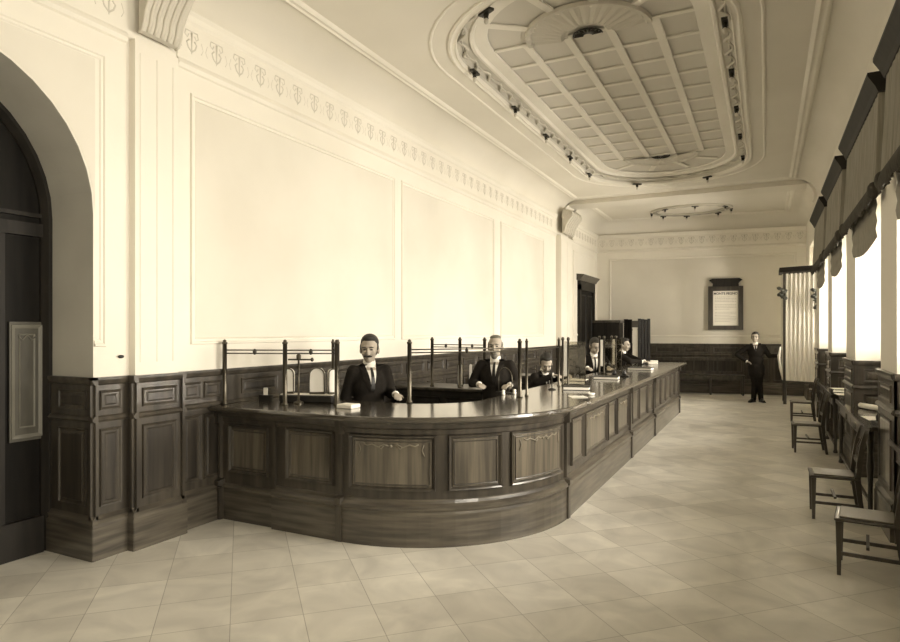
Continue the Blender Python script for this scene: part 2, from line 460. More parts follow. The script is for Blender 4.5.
# frieze with relief motifs
def motif(mb, f, s, zc, k=1.):
    def P(a, b, h=.0): return f(s+a*k, zc+b*k, .006+h)
    mb.tube([P(-.06, .09), P(.06, .09)], .007*k, 5)
    for sg in (-1, 1):
        mb.tube([P(sg*.06, .09), P(sg*.07, .05), P(sg*.045, .03), P(sg*.03, .06)], .008*k, 5)
        mb.tube([P(0, -.08), P(sg*.035, -.05), P(sg*.05, -.01), P(sg*.025, .015)], .009*k, 5)
        mb.tube([P(sg*.1, .03), P(sg*.12, -.03), P(sg*.1, -.07)], .006*k, 5)
    mb.tube([P(0, .08), P(0, -.1)], [.012*k, .006*k], 6)
def frieze(f, s0, s1, name, lab, step=.28, skip=()):
    root = sroot(name, lab)
    mb = MB()
    mould(mb, f, [s0, s1], [(0, ZF0-.04), (.02, ZF0-.03), (.035, ZF0), (.025, ZF0+.03), (.01, ZF0+.05), (.01, ZF1-.09), (.03, ZF1-.07), (.045, ZF1-.03), (.07, ZF1), (0, ZF1+.01)])
    mb.build('frieze_band', 'plaster', root)
    mb = MB(); s = s0+.15
    while s < s1-.1:
        if not any(a < s < b for a, b in skip): motif(mb, f, s, (ZF0+ZF1)/2-.01, 1.05)
        s += step
    mb.build('frieze_ornament', 'relief', root)
frieze(fl, .2, 3.3, 'trim_10', 'ornamented frieze above the arched doorway')
frieze(fl, 3.78, 14.66, 'trim_11', 'long ornamented plaster frieze on the left wall')
frieze(wallmap((XLF, 15.75), (XLF, 18.4)), 0, 2.65, 'trim_12', 'short frieze of the far bay on the left')
ff = wallmap(FA, FB)
frieze(ff, 0, 5.6, 'trim_13', 'ornamented plaster frieze across the far end wall', .27)

# ------------------------------------------------------------------ far wall
mb = MB(); f2 = ff
plate(mb, ff, -1, 6.6, 0, 5.2, -.3, 0); struct('wall_far', mb, 'plaster')
mb = MB(); frame(mb, ff, .35, 5.2, 1.55, 3.81, .06, .02); struct('trim_14', mb, 'plaster', label='large plaster panel frame on the far end wall')
mb = MB(); plate(mb, ff, .41, 5.14, 1.61, 3.75, 0, .004); struct('trim_15', mb, 'plaster_panel', label='large plaster panel field on the far end wall')
mb = MB(); mb.box(-5.2, YN-.2, 0, 2, YN, 5.2); struct('wall_near', mb, 'plaster')

# ------------------------------------------------------------------ door_2 (far left, tall, dark, with cornice)
d2 = sroot('door_2', 'tall dark door with moulded cornice in the far left bay')
fd = wallmap((XLF, 16.25), (XLF, 17.85)); L = fd.length
mb = MB(); plate(mb, fd, .12, L-.12, 0, 2.85, 0, .03); mb.build('door_leaf', 'doorwood', d2)
mb = MB(); plate(mb, fd, 0, .14, 0, 2.95, 0, .08); plate(mb, fd, L-.14, L, 0, 2.95, 0, .08); plate(mb, fd, 0, L, 2.8, 3.05, 0, .08)
mb.build('door_frame', 'darkwood', d2)
mb = MB(); mould(mb, fd, [-.08, L+.08], [(0, 3.05), (.09, 3.05), (.12, 3.1), (.18, 3.16), (.2, 3.2), (.0, 3.22)]); mb.build('door_cornice', 'wood', d2)
mb = MB()
for a in (.2, .85):
    for z0, z1 in ((.2, .9), (1.0, 2.7)): frame(mb, lambda s, z, h: fd(s, z, h+.03), a, a+.55, z0, z1, .04, .02)
mb.build('door_moulding', 'darkwood', d2)

# ------------------------------------------------------------------ window wall on the right
PIERS = [(-3.2, -1.6), (.55, 1.45), (3.35, 4.2), (6.2, 7.0), (8.85, 9.8), (11.8, 12.55), (14.5, 15.3), (17.6, 19.4)]
mb = MB()
for a, b in PIERS: mb.box(XR, a, 0, XG+.2, b, 5.2)
WTOP = 3.75; WBOT = 1.36
for (a, b), (c, d) in zip(PIERS, PIERS[1:]):
    mb.box(XR, b, WTOP, XG+.2, c, 5.2)          # lintel
    mb.box(XG-.03, b, 0, XG+.2, c, WBOT)        # apron below glass
struct('wall_right', mb, 'plaster')
# pier and reveal wainscot
k = 16
root = sroot('trim_16', 'timber wainscot on the piers and window reveals of the right wall')
W = MB(); F = MB(); P = MB()
for a, b in PIERS[1:]:
    # room face: travel -Y gives normal -X ; near reveal (faces -Y): travel +X->-X? ; far reveal faces +Y
    segs = [((XR, b), (XR, a), [(.1, (b-a)-.1)]), ((XR-.0, a), (XG, a), [(.08, .42)]), ((XG, b), (XR, b), [(.08, .42)])]
    for p0, p1, cols in segs:
        if b > 17.6 and p0[1] > 18: cols = []
        # normal is right of travel: (XR,b)->(XR,a) travel -Y => right is -X ok ; (XR,a)->(XG,a) travel +X => right is -Y ok ; (XG,b)->(XR,b) travel -X => right is +Y ok
        f = wallmap(p0, p1); w, g, p = wains(f, -.02, f.length+.02, cols)
        for A, B in ((W, w), (F, g), (P, p)): A.add(B.v, B.f)
W.build('wainscot_frame', 'wood', root); F.build('panel_field', 'wood_field', root); P.build('plinth', 'plinth', root)
# windows
wi = 1
for (a, b), (c, d) in zip(PIERS, PIERS[1:]):
    y0, y1 = b, c
    r = sroot('window_%d' % wi, 'tall window flooded with daylight in the right wall'); wi += 1
    mb = MB()
    mb.box(XG-.02, y0, WBOT, XG+.04, y0+.07, WTOP); mb.box(XG-.02, y1-.07, WBOT, XG+.04, y1, WTOP)
    mb.box(XG-.02, y0, WBOT, XG+.04, y1, WBOT+.08); mb.box(XG-.02, y0, WTOP-.08, XG+.04, y1, WTOP)
    ym = (y0+y1)/2
    mb.box(XG-.03, ym-.05, WBOT, XG+.05, ym+.05, WTOP); mb.box(XG-.02, y0, 2.85, XG+.04, y1, 2.92)
    mb.build('window_frame', 'plaster', r)
    mb = MB(); mb.box(XG+.01, y0+.05, WBOT+.05, XG+.016, y1-.05, WTOP-.05); mb.build('window_pane', 'winglass', r)
    mb = MB(); mb.box(XG-.12, y0, WBOT-.04, XG+.0, y1, WBOT); mb.build('window_sill', 'wood', r)

# ------------------------------------------------------------------ ceiling
# cove along a rectangle, then flat ceiling with coffer opening for the skylight
XC = -1.775
def cove(mb, x0, x1, y0, y1, prof, wallside=None):
    """prof = [(inset, z)] swept round rectangle x0..x1,y0..y1 (inset inward)"""
    R = []
    for i, z in prof: R.append([(x0+i, y0+i, z), (x1-i, y0+i, z), (x1-i, y1-i, z), (x0+i, y1-i, z)])
    vs = [p for r in R for p in r]; fs = []
    for i in range(len(R)-1):
        for k in range(4): fs.append((i*4+k, i*4+(k+1) % 4, (i+1)*4+(k+1) % 4, (i+1)*4+k))
    mb.add(vs, fs)
cprof = [(0, ZF1)]+[(.39*(1-math.cos(a)), ZF1+.4*math.sin(a)) for a in [PI/2*i/16 for i in range(1, 17)]]
rib = [(.37, ZC-.005), (.385, ZC-.018), (.41, ZC-.024), (.43, ZC-.014), (.45, ZC-.014), (.475, ZC-.026), (.5, ZC-.014), (.52, ZC)]
ceiling = sroot('ceiling')
mb = MB()
R_ = [[(XL+i, 15.1, z), (XL+i, YN+i, z), (XR-i, YN+i, z), (XR-i, 15.1, z)] for i, z in cprof]
mb.add([p for r in R_ for p in r], [(a*4+k, a*4+k+1, a*4+k+5, a*4+k+4) for a in range(len(R_)-1) for k in range(3)], True)
mb.build('ceiling_cove', 'ceil', ceiling)
mb = MB(); cove(mb, XL, XR, YN, 15.25, rib); mb.build('ceiling_rib', 'plaster', ceiling)
# second bay (skewed far end)
def cove2(mb, prof, kf=.35, near=None):
    R = []
    for i, z in prof:
        yn = 15.74 if near is None else near+i
        R.append([(XLF+i, yn, z), (XLF+i, far_y(XLF+i)-i*kf, z), (XR-i, far_y(XR-i)-i*kf, z), (XR-i, yn, z)])
    m = 4 if near else 3
    mb.add([p for r in R for p in r], [(a*4+k, a*4+(k+1) % 4, a*4+4+(k+1) % 4, a*4+4+k) for a in range(len(R)-1) for k in range(m)], len(prof) > 9)
mb = MB(); cove2(mb, cprof); mb.build('ceiling_cove', 'ceil', ceiling)
mb = MB(); cove2(mb, rib, .7, 15.6); mb.build('ceiling_rib', 'plaster', ceiling)
mb = MB(); mb.box(XL, 15.1, 4.8, XR, 15.75, 5.2)
for x0_, sg in ((XL, 1), (XR, -1)):
    loop = [(x0_+sg*(i+.05), z) for i, z in cprof]+[(x0_+sg*i, z) for i, z in cprof[::-1]]
    mb.loft([[(x, y, z) for x, z in loop] for y in (15.1, 15.75)])
mb.build('ceiling_beam', 'ceil', ceiling)
# flat ceiling main with stadium hole
SY0, SY1 = 6.95, 12.65; HR = 1.5
def stad(r, n=24, z=0):
    pts = []
    for i in range(n+1): a = PI*i/n; pts.append((XC+r*math.cos(a), SY1+r*math.sin(a)))
    for i in range(n+1): a = PI+PI*i/n; pts.append((XC+r*math.cos(a), SY0+r*math.sin(a)))
    return pts
mb = MB()
hole = stad(HR); N = len(hole)
x0, x1, y0, y1 = XL+.3, XR-.3, YN+.3, 15.12
outr = []
cy = (SY0+SY1)/2
for (x, y) in hole:
    # project outward to rectangle
    dx, dy = x-XC, (y-cy)
    t = min([(x1-XC)/dx if dx > 1e-6 else 1e9, (x0-XC)/dx if dx < -1e-6 else 1e9, (y1-cy)/dy if dy > 1e-6 else 1e9, (y0-cy)/dy if dy < -1e-6 else 1e9])
    outr.append((XC+dx*t, cy+dy*t))
vs = [(x, y, ZC) for x, y in hole]+[(x, y, ZC) for x, y in outr]
mb.add(vs, [(i, (i+1) % N, N+(i+1) % N, N+i) for i in range(N)])
# corner fillers
def corner(i, j, c):
    a = outr[i]; b = outr[j]; mb.add([(a[0], a[1], ZC), (b[0], b[1], ZC), (c[0], c[1], ZC)], [(0, 1, 2)])
for i in range(N):
    j = (i+1) % N; a, b = outr[i], outr[j]
    if abs(a[0]-b[0]) > 1e-4 and abs(a[1]-b[1]) > 1e-4:
        cx_ = x1 if max(a[0], b[0]) > x1-1e-3 else x0; cy_ = y1 if max(a[1], b[1]) > y1-1e-3 else y0
        corner(i, j, (cx_, cy_))
# strips overlapping coves
mb.build('ceiling_field', 'ceil', ceiling)
mb = MB(); i = .35
mb.add([(XLF+i, 15.74, ZC), (XR-i, 15.74, ZC), (XR-i, far_y(XR-i)-.1, ZC), (XLF+i, far_y(XLF+i)-.1, ZC)], [(0, 1, 2, 3)]); mb.build('ceiling_field', 'ceil', ceiling)
mb = MB(); mb.box(-5.2, YN-.2, 5.3, 2, 20, 5.4); mb.build('ceiling_slab', 'ceil', ceiling)

# --- skylight (oval coffer)
sky = thing('ceiling_skylight', 'large oval gridded plaster and glass ceiling coffer above the hall', 'ceiling ornament', (XC, 9.8, ZC))
SO = (XC, 9.8, ZC)
def stadring(mb, prof, n=24):
    R = [[(x, y, z) for x, y in stad(r, n)] for r, z in prof]
    m = len(R[0]); vs = [p for r in R for p in r]; fs = []
    for i in range(len(R)-1):
        for k in range(m): fs.append((i*m+k, i*m+(k+1) % m, (i+1)*m+(k+1) % m, (i+1)*m+k))
    mb.add(vs, fs)
mb = MB(); stadring(mb, [(1.77, ZC), (1.76, ZC-.014), (1.745, ZC-.016), (1.73, ZC)])
stadring(mb, [(1.56, ZC), (1.555, ZC-.018), (1.53, ZC-.026), (1.51, ZC-.014), (1.49, ZC-.014), (1.47, ZC-.024), (1.455, ZC+.02)])
mb.build('outer_moulding', 'plaster', sky, SO)
mb = MB(); stadring(mb, [(1.47, ZC-.01), (1.46, ZC+.06), (1.4, ZC+.1), (1.33, ZC+.11), (1.3, ZC+.13), (1.29, ZC+.16)])
mb.build('coffer_side', 'relief', sky, SO)
ZP = ZC+.15
mb = MB(); stadring(mb, [(1.33, ZP-.03), (1.31, ZP-.06), (1.28, ZP-.06), (1.26, ZP-.02), (1.12, ZP-.02), (1.11, ZP)])
mb.build('inner_border', 'plaster', sky, SO)
mb = MB(); s = stad(1.25); mb.add([(x, y, ZP+.01) for x, y in s], [tuple(range(len(s)))]); mb.build('skylight_pane', 'grid', sky, SO)
# garland ornament in the coffer side
mb = MB(); n = 150
pts = stad(1.4, 60)
per = []
for i in range(len(pts)):
    a, b = pts[i], pts[(i+1) % len(pts)]; d = math.dist(a, b); k = max(1, int(d/.07))
    for j in range(k): per.append((a[0]+(b[0]-a[0])*j/k, a[1]+(b[1]-a[1])*j/k))
gp = []
for i, (x, y) in enumerate(per):
    ph = i*1.15; nx, ny = (x-XC), (0 if SY0 <= y <= SY1 else (y-(SY1 if y > SY1 else SY0)))
    l = math.hypot(nx, ny) or 1; nx /= l; ny /= l; r_ = .045*math.sin(ph)
    gp.append((x+nx*r_, y+ny*r_, ZC+.075+.012*math.cos(ph)))
mb.tube(gp, .017, 6, closed=True)
gp = [(XC+(x-XC)*1.0, y, ZC+.085) for x, y in per]; mb.tube(gp, .012, 6, closed=True)
mb.build('garland', 'relief', sky, SO)
# ribs of the grid
mb = MB(); yA, yB = 6.95, 12.4
wv = .045
gx = [XC-.9, XC-.33, XC+.24, XC+.81]
gx = [XC-.72, XC-.24, XC+.24, XC+.72]
for x in gx: mb.box(x-wv, yA, ZP-.015, x+wv, yB, ZP+.005)
ny = 10
for k in range(ny+1):
    y = yA+(yB-yA)*k/ny; hw = 1.13 if SY0 < y < SY1 else 1.12
    mb.box(XC-hw, y-.03, ZP-.012, XC+hw, y+.03, ZP+.005)
def radial(cy, sg):
    for a in (36, 72, 108, 144):
        t = math.radians(a); c, s_ = math.cos(t), sg*math.sin(t)
        T = Matrix.Translation((XC, cy, 0)) @ Matrix.Rotation(math.atan2(s_, c), 4, 'Z')
        rr = 1.15 if True else 1
        mb.box(.6, -.045, ZP-.014, rr, .045, ZP+.005, T=T)
radial(7.0, -1); radial(12.45, 1)
mb.build('grid_ribs', 'plaster', sky, SO)
for cy_, sg in ((6.97, -1), (12.4, 1)):
    mb = MB(); R = []
    nseg = 32
    for (r, z) in ((.7, ZP-.0), (.69, ZP-.04), (.64, ZP-.045), (.62, ZP-.02), (.3, ZP-.05), (.26, ZP-.02), (.22, ZP-.02)):
        row = []
        for i in range(nseg+1):
            a = PI*i/nseg; rr = r*(1+(.02 if (i % 2) else 0)*(1 if .6 < r < .68 else 0)); row.append((XC+rr*math.cos(a), cy_+sg*rr*math.sin(a), z+(.012 if (i % 2 and .25 < r < .66) else 0)))
        R.append(row)
    vs = [p for r in R for p in r]; fs = []
    for i in range(len(R)-1):
        for k2 in range(nseg): fs.append((i*(nseg+1)+k2, i*(nseg+1)+k2+1, (i+1)*(nseg+1)+k2+1, (i+1)*(nseg+1)+k2))
    mb.add(vs, fs); sh = mb.build('shell_ornament', 'relief', sky, SO)
    mb = MB()
    for i in range(9):
        a = PI*(i+.5)/9; mb.tube([(XC+.05*math.cos(a), cy_+sg*.05*math.sin(a), ZP-.03), (XC+.15*math.cos(a), cy_+sg*.15*math.sin(a), ZP-.035)], .012, 6)
    mb.tube([(XC+.16*math.cos(PI*i/16), cy_+sg*.16*math.sin(PI*i/16), ZP-.03) for i in range(17)], .01, 6)
    g = mb.build('vent_grille', 'darkmetal', sky, SO); 
def lampholder(root, off, x, y, ang, k=1., zz=ZC-.05):
    T = Matrix.Translation((x, y, zz)) @ Matrix.Rotation(ang, 4, 'Z')
    mb = MB(); mb.box(-.03*k, -.09*k, -.01*k, .03*k, .09*k, .015*k, T=T); mb.lathe([(.02*k, 0), (.03*k, -.02*k), (.022*k, -.05*k), (.026*k, -.06*k)], n=8, T=T)
    o = mb.build('lamp_holder', 'darkmetal', root, off)
    mb = MB(); mb.ell((0, 0, -.085*k), (.024*k, .024*k, .034*k), 8, 6, T=T); b = mb.build('bulb', 'grid', o)
    mbv = b.data
    for v in mbv.vertices: v.co = v.co-V(off)
SB = [(-1.4, 7.0), (-1.4, 8.4), (-1.4, 9.8), (-1.4, 11.2), (-1.4, 12.6), (1.4, 7.0), (1.4, 8.4), (1.4, 9.8), (1.4, 11.2), (1.4, 12.6), (-.7, 13.9), (.7, 13.9), (-.7, 5.73), (.7, 5.73)]
for dx, y in SB:
    if y > 13: ang = math.atan2(y-SY1, dx)
    elif y < 6: ang = math.atan2(y-SY0, dx)
    else: ang = 0
    lampholder(sky, SO, XC+dx, y, ang, 1.0, ZC-.03)
# small rosette in the far bay
ro = thing('ceiling_rosette', 'small oval plaster ceiling wreath with lamps in the far bay', 'ceiling ornament', (-1.76, 17.55, ZC)); RO = (-1.76, 17.55, ZC)
mb = MB()
for (rx, ry, rr) in ((.98, .72, .035), (.82, .58, .02)):
    mb.tube([(RO[0]+rx*math.cos(2*PI*i/40), RO[1]+ry*math.sin(2*PI*i/40), ZC-.02) for i in range(40)], rr, 6, closed=True)
mb.build('wreath', 'relief', ro, RO)
mb = MB()
mb.tube([(RO[0]+(.9+.04*math.sin(i*1.3))*math.cos(2*PI*i/90), RO[1]+(.64+.04*math.sin(i*1.3))*math.sin(2*PI*i/90), ZC-.025) for i in range(90)], .022, 6, closed=True)
mb.build('leaf_garland', 'motif', ro, RO)
for a in (10, 50, 100, 140, 185, 235, 280, 330):
    t = math.radians(a); lampholder(ro, RO, RO[0]+.98*math.cos(t), RO[1]+.7*math.sin(t), t, .9, ZC-.06)

# ------------------------------------------------------------------ counter
CX, CY, CR = -3.12, 5.69, 1.46
FYW = 4.23                               # front face of the wing
SX = XL+.02
L1 = CX-SX; L2 = CR*PI/2; YE = 14.15; L3 = YE-CY
def cpath(s, h):
    """front face; h outward"""
    if s <= L1: return (SX+s, FYW-h)
    if s <= L1+L2:
        a = -PI/2+(s-L1)/CR; return (CX+(CR+h)*math.cos(a), CY+(CR+h)*math.sin(a))
    return (CX+CR+h, CY+(s-L1-L2))
def fc(s, z, h):
    p = cpath(s, h); return (p[0], p[1], z)
cnt = thing('bank_counter', 'long dark panelled bank counter with rounded corner and polished top', 'counter', (-2.6, 5.2, 0)); CO = (-2.6, 5.2, 0)
SA = L1; SBB = L1+L2
def S(y): return SBB+(y-CY)
def arcS(deg): return L1+CR*math.radians(deg)
TZ = 1.045
# body (front skin with thickness), inner side too
W = MB()
ss = [0, L1]+[L1+L2*i/24 for i in range(1, 25)]+[SBB+L3]
mould(W, fc, ss, [(-.04, .02), (0, .02), (0, TZ-.06), (-.04, TZ-.06)])
# end return
W.box(CX+CR-.88, YE-.04, .02, CX+CR, YE, TZ-.06)
W.build('carcass', 'wood', cnt, CO)
B = MB(); 
# inner back skin
def icp(s):  # inner offset
    return fc
inner_ss = [0.0]+[L1]+[L1+L2*i/16 for i in range(1, 17)]+[SBB+L3-.02]
mould(B, fc, inner_ss, [(-.74, .02), (-.72, .02), (-.72, TZ-.06), (-.74, TZ-.06)])
B.build('inner_panelling', 'darkwood', cnt, CO)
# plinth
s1a = -3.84-SX
P = MB()
pp = [(0, 0), (.035, 0), (.035, .26), (.03, .28), (.045, .3), (.045, .325), (.02, .345), (.012, .37), (0, .375)]
mould(P, fc, [0, s1a], [(h-.03 if h > 0 else -.04, z) for h, z in pp])
mould(P, fc, [s1a]+[L1]+[L1+L2*i/24 for i in range(1, 25)]+[SBB+L3], pp)
P.build('plinth', 'plinth', cnt, CO)
# top moulding under worktop
C_ = MB()
cm = [(0, TZ-.16), (.01, TZ-.15), (.012, TZ-.115), (.03, TZ-.1), (.05, TZ-.07), (.06, TZ-.05), (0, TZ-.045)]
mould(C_, fc, ss, cm); C_.build('under_moulding', 'wood', cnt, CO)
# stiles
def seam(s, w=.025, z0=0, z1=TZ-.05, d=.05): 
    mb = MB()
    plate(mb, fc, s-w, s+w, .375, TZ-.16, 0, .028, inset=.006)
    plate(mb, fc, s-w-.012, s+w+.012, 0, .3, 0, d, inset=.004)
    plate(mb, fc, s-w-.02, s+w+.02, .3, .37, 0, d+.012, inset=.012)
    plate(mb, fc, s-w-.012, s+w+.012, TZ-.17, TZ-.05, 0, .06, inset=.008)
    mb.build('pilaster_strip', 'wood', cnt, CO)
for s in (.03, L1, S(5.66), S(8.75), S(10.75), S(14.0)): seam(s, .02 if s < S(6) else .045)
mb = MB(); plate(mb, fc, s1a, s1a+.03, .0, TZ-.1, -.02, .02); mb.build('pilaster_strip', 'wood', cnt, CO)
# panels
def cpanel(s0, s1, z0, z1, n=1, orn=False):
    fr = MB(); frame(fr, fc, s0, s1, z0, z1, .03, .024, n=n)
    frame(fr, lambda s, z, h: fc(s, z, h+.004), s0+.045, s1-.045, z0+.045, z1-.045, .012, .01, n=n)
    o = fr.build('panel', 'wood', cnt, CO)
    f = MB(); plate(f, fc, s0+.03, s1-.03, z0+.03, z1-.03, 0, .006, n=n, inset=.004)
    g = f.build('panel_field', 'wood_field', o, CO)
    if orn:
        q = MB(); sm = (s0+s1)/2; w = (s1-s0)/2-.08
        def P(a, b): return fc(sm+a*w, z1-.085+b, .012)
        for sg in (-1, 1):
            q.tube([P(sg*.05, 0), P(sg*.2, .012), P(sg*.35, -.01), P(sg*.55, .012), P(sg*.7, 0), P(sg*.8, .015)], .0055, 5)
            q.tube([P(sg*.2, .0), P(sg*.28, -.025), P(sg*.35, -.005)], .005, 5)
            q.tube([P(sg*.95, .01), P(sg*.9, -.03), P(sg*.97, -.08)], .004, 5)
        q.ell(P(0, 0), (.02, .012, .012), 6, 4)
        q.build('carving', 'relief_wood', o, CO)
M['relief_wood'] = mat('carved_wood', '#857857', .4)
cpanel(.13, s1a-.06, .44, .87)
cpanel(s1a+.14, L1-.07, .44, .89)
cpanel(arcS(3.2), arcS(31.5), .44, .885, 14, True)
cpanel(arcS(35.5), arcS(53.5), .44, .885, 10)
cpanel(arcS(57), arcS(85.5), .44, .885, 14, True)
def bay(y0, y1, cells):
    t = sum(cells); g = .07; W_ = (y1-y0)-g*(len(cells)+1); y = y0+g
    for c in cells:
        w = W_*c/t; cpanel(S(y), S(y+w), .44, .885, 1, c > 1.5); y += w+g
bay(5.78, 8.68, [1, 2.2, 1, 1.6]); bay(8.82, 10.68, [1, 1.4, 1]); bay(10.82, 13.93, [1, 1, 1, 1, 1])
# worktop
T_ = MB()
def hout(s): return .13 if s < S(6.05) else .085
tp = lambda ho: [(-.82, TZ-.045), (ho-.03, TZ-.05), (ho-.008, TZ-.042), (ho, TZ-.025), (ho-.008, TZ-.006), (ho-.02, TZ), (-.82, TZ)]
sA = [0, L1]+[L1+L2*i/32 for i in range(1, 33)]+[S(6.0)]
sB = [S(6.0), S(6.1), SBB+L3+.1]
rings = [[fc(q, z, h) for h, z in tp(.13)] for q in sA]+[[fc(S(6.06), z, h) for h, z in tp(.15)], [fc(SBB+L3+.1, z, h) for h, z in tp(.16)], [fc(SBB+L3+.16, z, h-.04) for h, z in tp(.16)]]
T_.loft(rings); T_.build('worktop', 'top', cnt, CO)

# ------------------------------------------------------------------ desks behind the counter
def inner_desk(x0, x1, y0, y1, z, lab):
    t = thing('clerk_desk', lab, 'desk', ((x0+x1)/2, (y0+y1)/2, 0)); o = t.location.copy()
    mb = MB(); mb.box(x0, y0, z-.04, x1, y1, z, bev=.008); mb.build('desk_top', 'wood', t, o)
    mb = MB(); mb.box(x0+.04, y0+.04, 0, x1-.04, y1-.04, z-.04); mb.build('desk_body', 'darkwood', t, o)
    mb = MB(); f = wallmap((x1-.04, y0+.04), (x0+.04, y0+.04)); f2 = wallmap((x0+.04, y0+.04), (x1-.04, y0+.04)); L = f2.length; n = max(1, int(L/.6))
    for i in range(n): frame(mb, f2, L*i/n+.04, L*(i+1)/n-.04, .12, z-.12, .03, .015)
    mb.build('desk_moulding', 'darkwood', t, o)
    return t
inner_desk(-4.42, -2.95, 7.1, 7.75, 1.0, 'dark inner desk behind the counter curve, carrying brass rails')
inner_desk(-4.42, -3.3, 9.6, 10.2, 1.0, 'dark inner desk further back beside the long wainscot')

# ------------------------------------------------------------------ brass rails
def rail(name, pts, lab, z0=TZ, zt=1.63, rails=(1.515, 1.545), clamps=True, rp=.02, group=None, zs=None):
    """pts: post positions; consecutive ones joined by two thin rails"""
    o = (pts[0][0], pts[0][1], z0)
    t = thing(name, lab, 'counter rail', o, 0, group)
    for i, (x, y) in enumerate(pts):
        mb = MB(); h = zt-z0
        mb.lathe([(rp*1.5, 0), (rp*1.5, .012), (rp, .025), (rp, h-.03), (rp*1.25, h-.028), (rp*1.25, h-.012), (rp*.7, h-.008), (rp*.9, h), (rp*.3, h+.012)], (x, y, z0), 10)
        mb.build('post', 'brass', t, o)
    for (a, b) in zip(pts, pts[1:]):
        for z in rails:
            mb = MB(); mb.tube([(a[0], a[1], z), (b[0], b[1], z)], .006, 6); mb.build('rail', 'brass', t, o)
        if clamps:
            mx, my = (a[0]+b[0])/2, (a[1]+b[1])/2
            mb = MB(); mb.ell((mx, my, (rails[0]+rails[-1])/2), (.018, .018, .028), 8, 6); mb.build('clamp', 'darkmetal', t, o)
    return t
rail('brass_rail', [(-4.45, 4.25), (-3.92, 4.46), (-3.49, 4.66)], 'brass posts with double rail at the wall end of the counter')
rail('brass_rail', [(-3.76, 4.96), (-3.55, 4.76)], 'short brass rail left of the moustached clerk', rails=(1.53, 1.555), clamps=False, rp=.014)
rail('brass_rail', [(-3.0, 5.13), (-2.24, 6.05)], 'brass posts and double rail across the rounded counter corner')
rail('brass_rail', [(-3.87, 7.2), (-3.47, 7.2), (-3.13, 7.2)], 'brass rail standing on the inner desk', z0=1.0)
rail('brass_rail', [(-2.22, 6.2), (-2.27, 7.5)], 'thin brass rail right of the white haired clerk', rails=(1.52,), rp=.014, clamps=False)

# glazed screens on the long counter
def screen(x0, x1, y, lab, zt=1.6):
    o = ((x0+x1)/2, y, TZ); t = thing('glass_screen', lab, 'glass screen', o, 0)
    for x in (x0, x0+.07):
        mb = MB(); mb.lathe([(.02, 0), (.014, .02), (.014, zt-TZ), (.02, zt-TZ+.01), (.02, zt-TZ+.035), (.008, zt-TZ+.045)], (x, y, TZ), 8); mb.build('post', 'brass', t, o)
    mb = MB(); mb.tube([(x1, y, TZ), (x1, y, zt-.01)], .006, 6); mb.tube([(x0, y, zt-.1), (x1, y, zt-.1)], .006, 6); mb.tube([(x0, y, TZ+.02), (x1, y, TZ+.02)], .008, 6)
    mb.build('edge_rod', 'brass', t, o)
    mb = MB(); mb.box(x0+.002, y-.004, TZ+.03, x1-.002, y+.004, zt-.01); mb.build('pane', 'glass', t, o)
    mb = MB(); mb.box(x0+.015, y-.008, TZ+.12, x0+.055, y-.005, zt-.02); mb.build('pane_reflection', 'white', t, o)  # white strip imitates the bright reflection on the glass
screen(-2.25, -1.97, 7.6, 'nearer upright glass screen on the long counter')
screen(-2.36, -2.1, 10.0, 'second glass screen further along the long counter')
screen(-2.3, -2.14, 10.6, 'third glass screen, farthest along the long counter')

# ------------------------------------------------------------------ counter things
def lamp_card(x, y, z, w, h, rz, lab, group=None):
    """white arched-top milk glass shade in a thin metal frame"""
    t = thing('arched_shade', lab, 'lamp shade', (x, y, z), rz, group)
    pts = [(-w/2, 0.02), (w/2, .02), (w/2, h-w/2)]+[(w/2*math.cos(PI*i/12), h-w/2+w/2*math.sin(PI*i/12)) for i in range(1, 12)]+[(-w/2, h-w/2)]
    T = Matrix(((1, 0, 0, 0), (0, 0, 1, 0), (0, 1, 0, 0), (0, 0, 0, 1)))
    mb = MB(); mb.prism(pts, -.03, .03, T=T); mb.build('shade', 'white', t)
    mb = MB(); mb.tube([(p[0], -.032, p[1]) for p in pts], .006, 6, closed=True); mb.box(-w/2, -.04, 0, w/2, .04, .02); mb.build('rim', 'brass', t)
    return t
lamp_card(-4.1, 4.72, 1.12, .1, .24, .5, 'grey-white arched milk glass shade left of the brass T stand')
lamp_card(-3.82, 4.8, 1.12, .14, .25, .5, 'bright white arched milk glass shade right of the brass T stand')
lamp_card(-3.69, 4.86, 1.12, .08, .24, .9, 'narrow slanted white shade nearest the moustached clerk')
t = thing('shade_tray', 'low dark tray under the white arched shades', 'tray', (-3.9, 4.77, TZ), .25)
mb = MB(); mb.box(-.27, -.08, 0, .27, .08, .07, bev=.01); mb.build('tray_base', 'ink', t); mb = MB(); mb.box(-.26, -.07, .07, .26, .07, .075); mb.build('tray_liner', 'paper', t)
t = thing('brass_stand', 'T-shaped brass stand between the white arched shades', 'stand', (-3.88, 4.6, TZ), .35)
mb = MB(); mb.lathe([(.05, 0), (.045, .015), (.01, .03), (.009, .4), (.022, .42), (.022, .45), (.005, .47)], n=10); mb.build('stem', 'brass', t)
mb = MB(); mb.tube([(-.1, 0, .41), (.13, 0, .41)], .008, 6); mb.ell((.13, 0, .41), (.016, .016, .02), 8, 6); mb.build('cross_bar', 'brass', t)
t = thing('white_card', 'small white card in a dark holder at the wall end of the counter', 'card', (-4.3, 4.62, TZ), .3)
mb = MB(); mb.box(-.02, -.004, .06, .02, .004, .13); mb.build('card', 'paper', t); mb = MB(); mb.box(-.06, -.02, 0, .06, .03, .06); mb.build('holder', 'ink', t)
mb = MB(); mb.box(-3.36, 4.48, TZ, -3.2, 4.62, TZ+.035, bev=.006); tag(mb.build('paper_block', 'paper', None), 'small pale paper block in front of the moustached clerk', 'paper block')
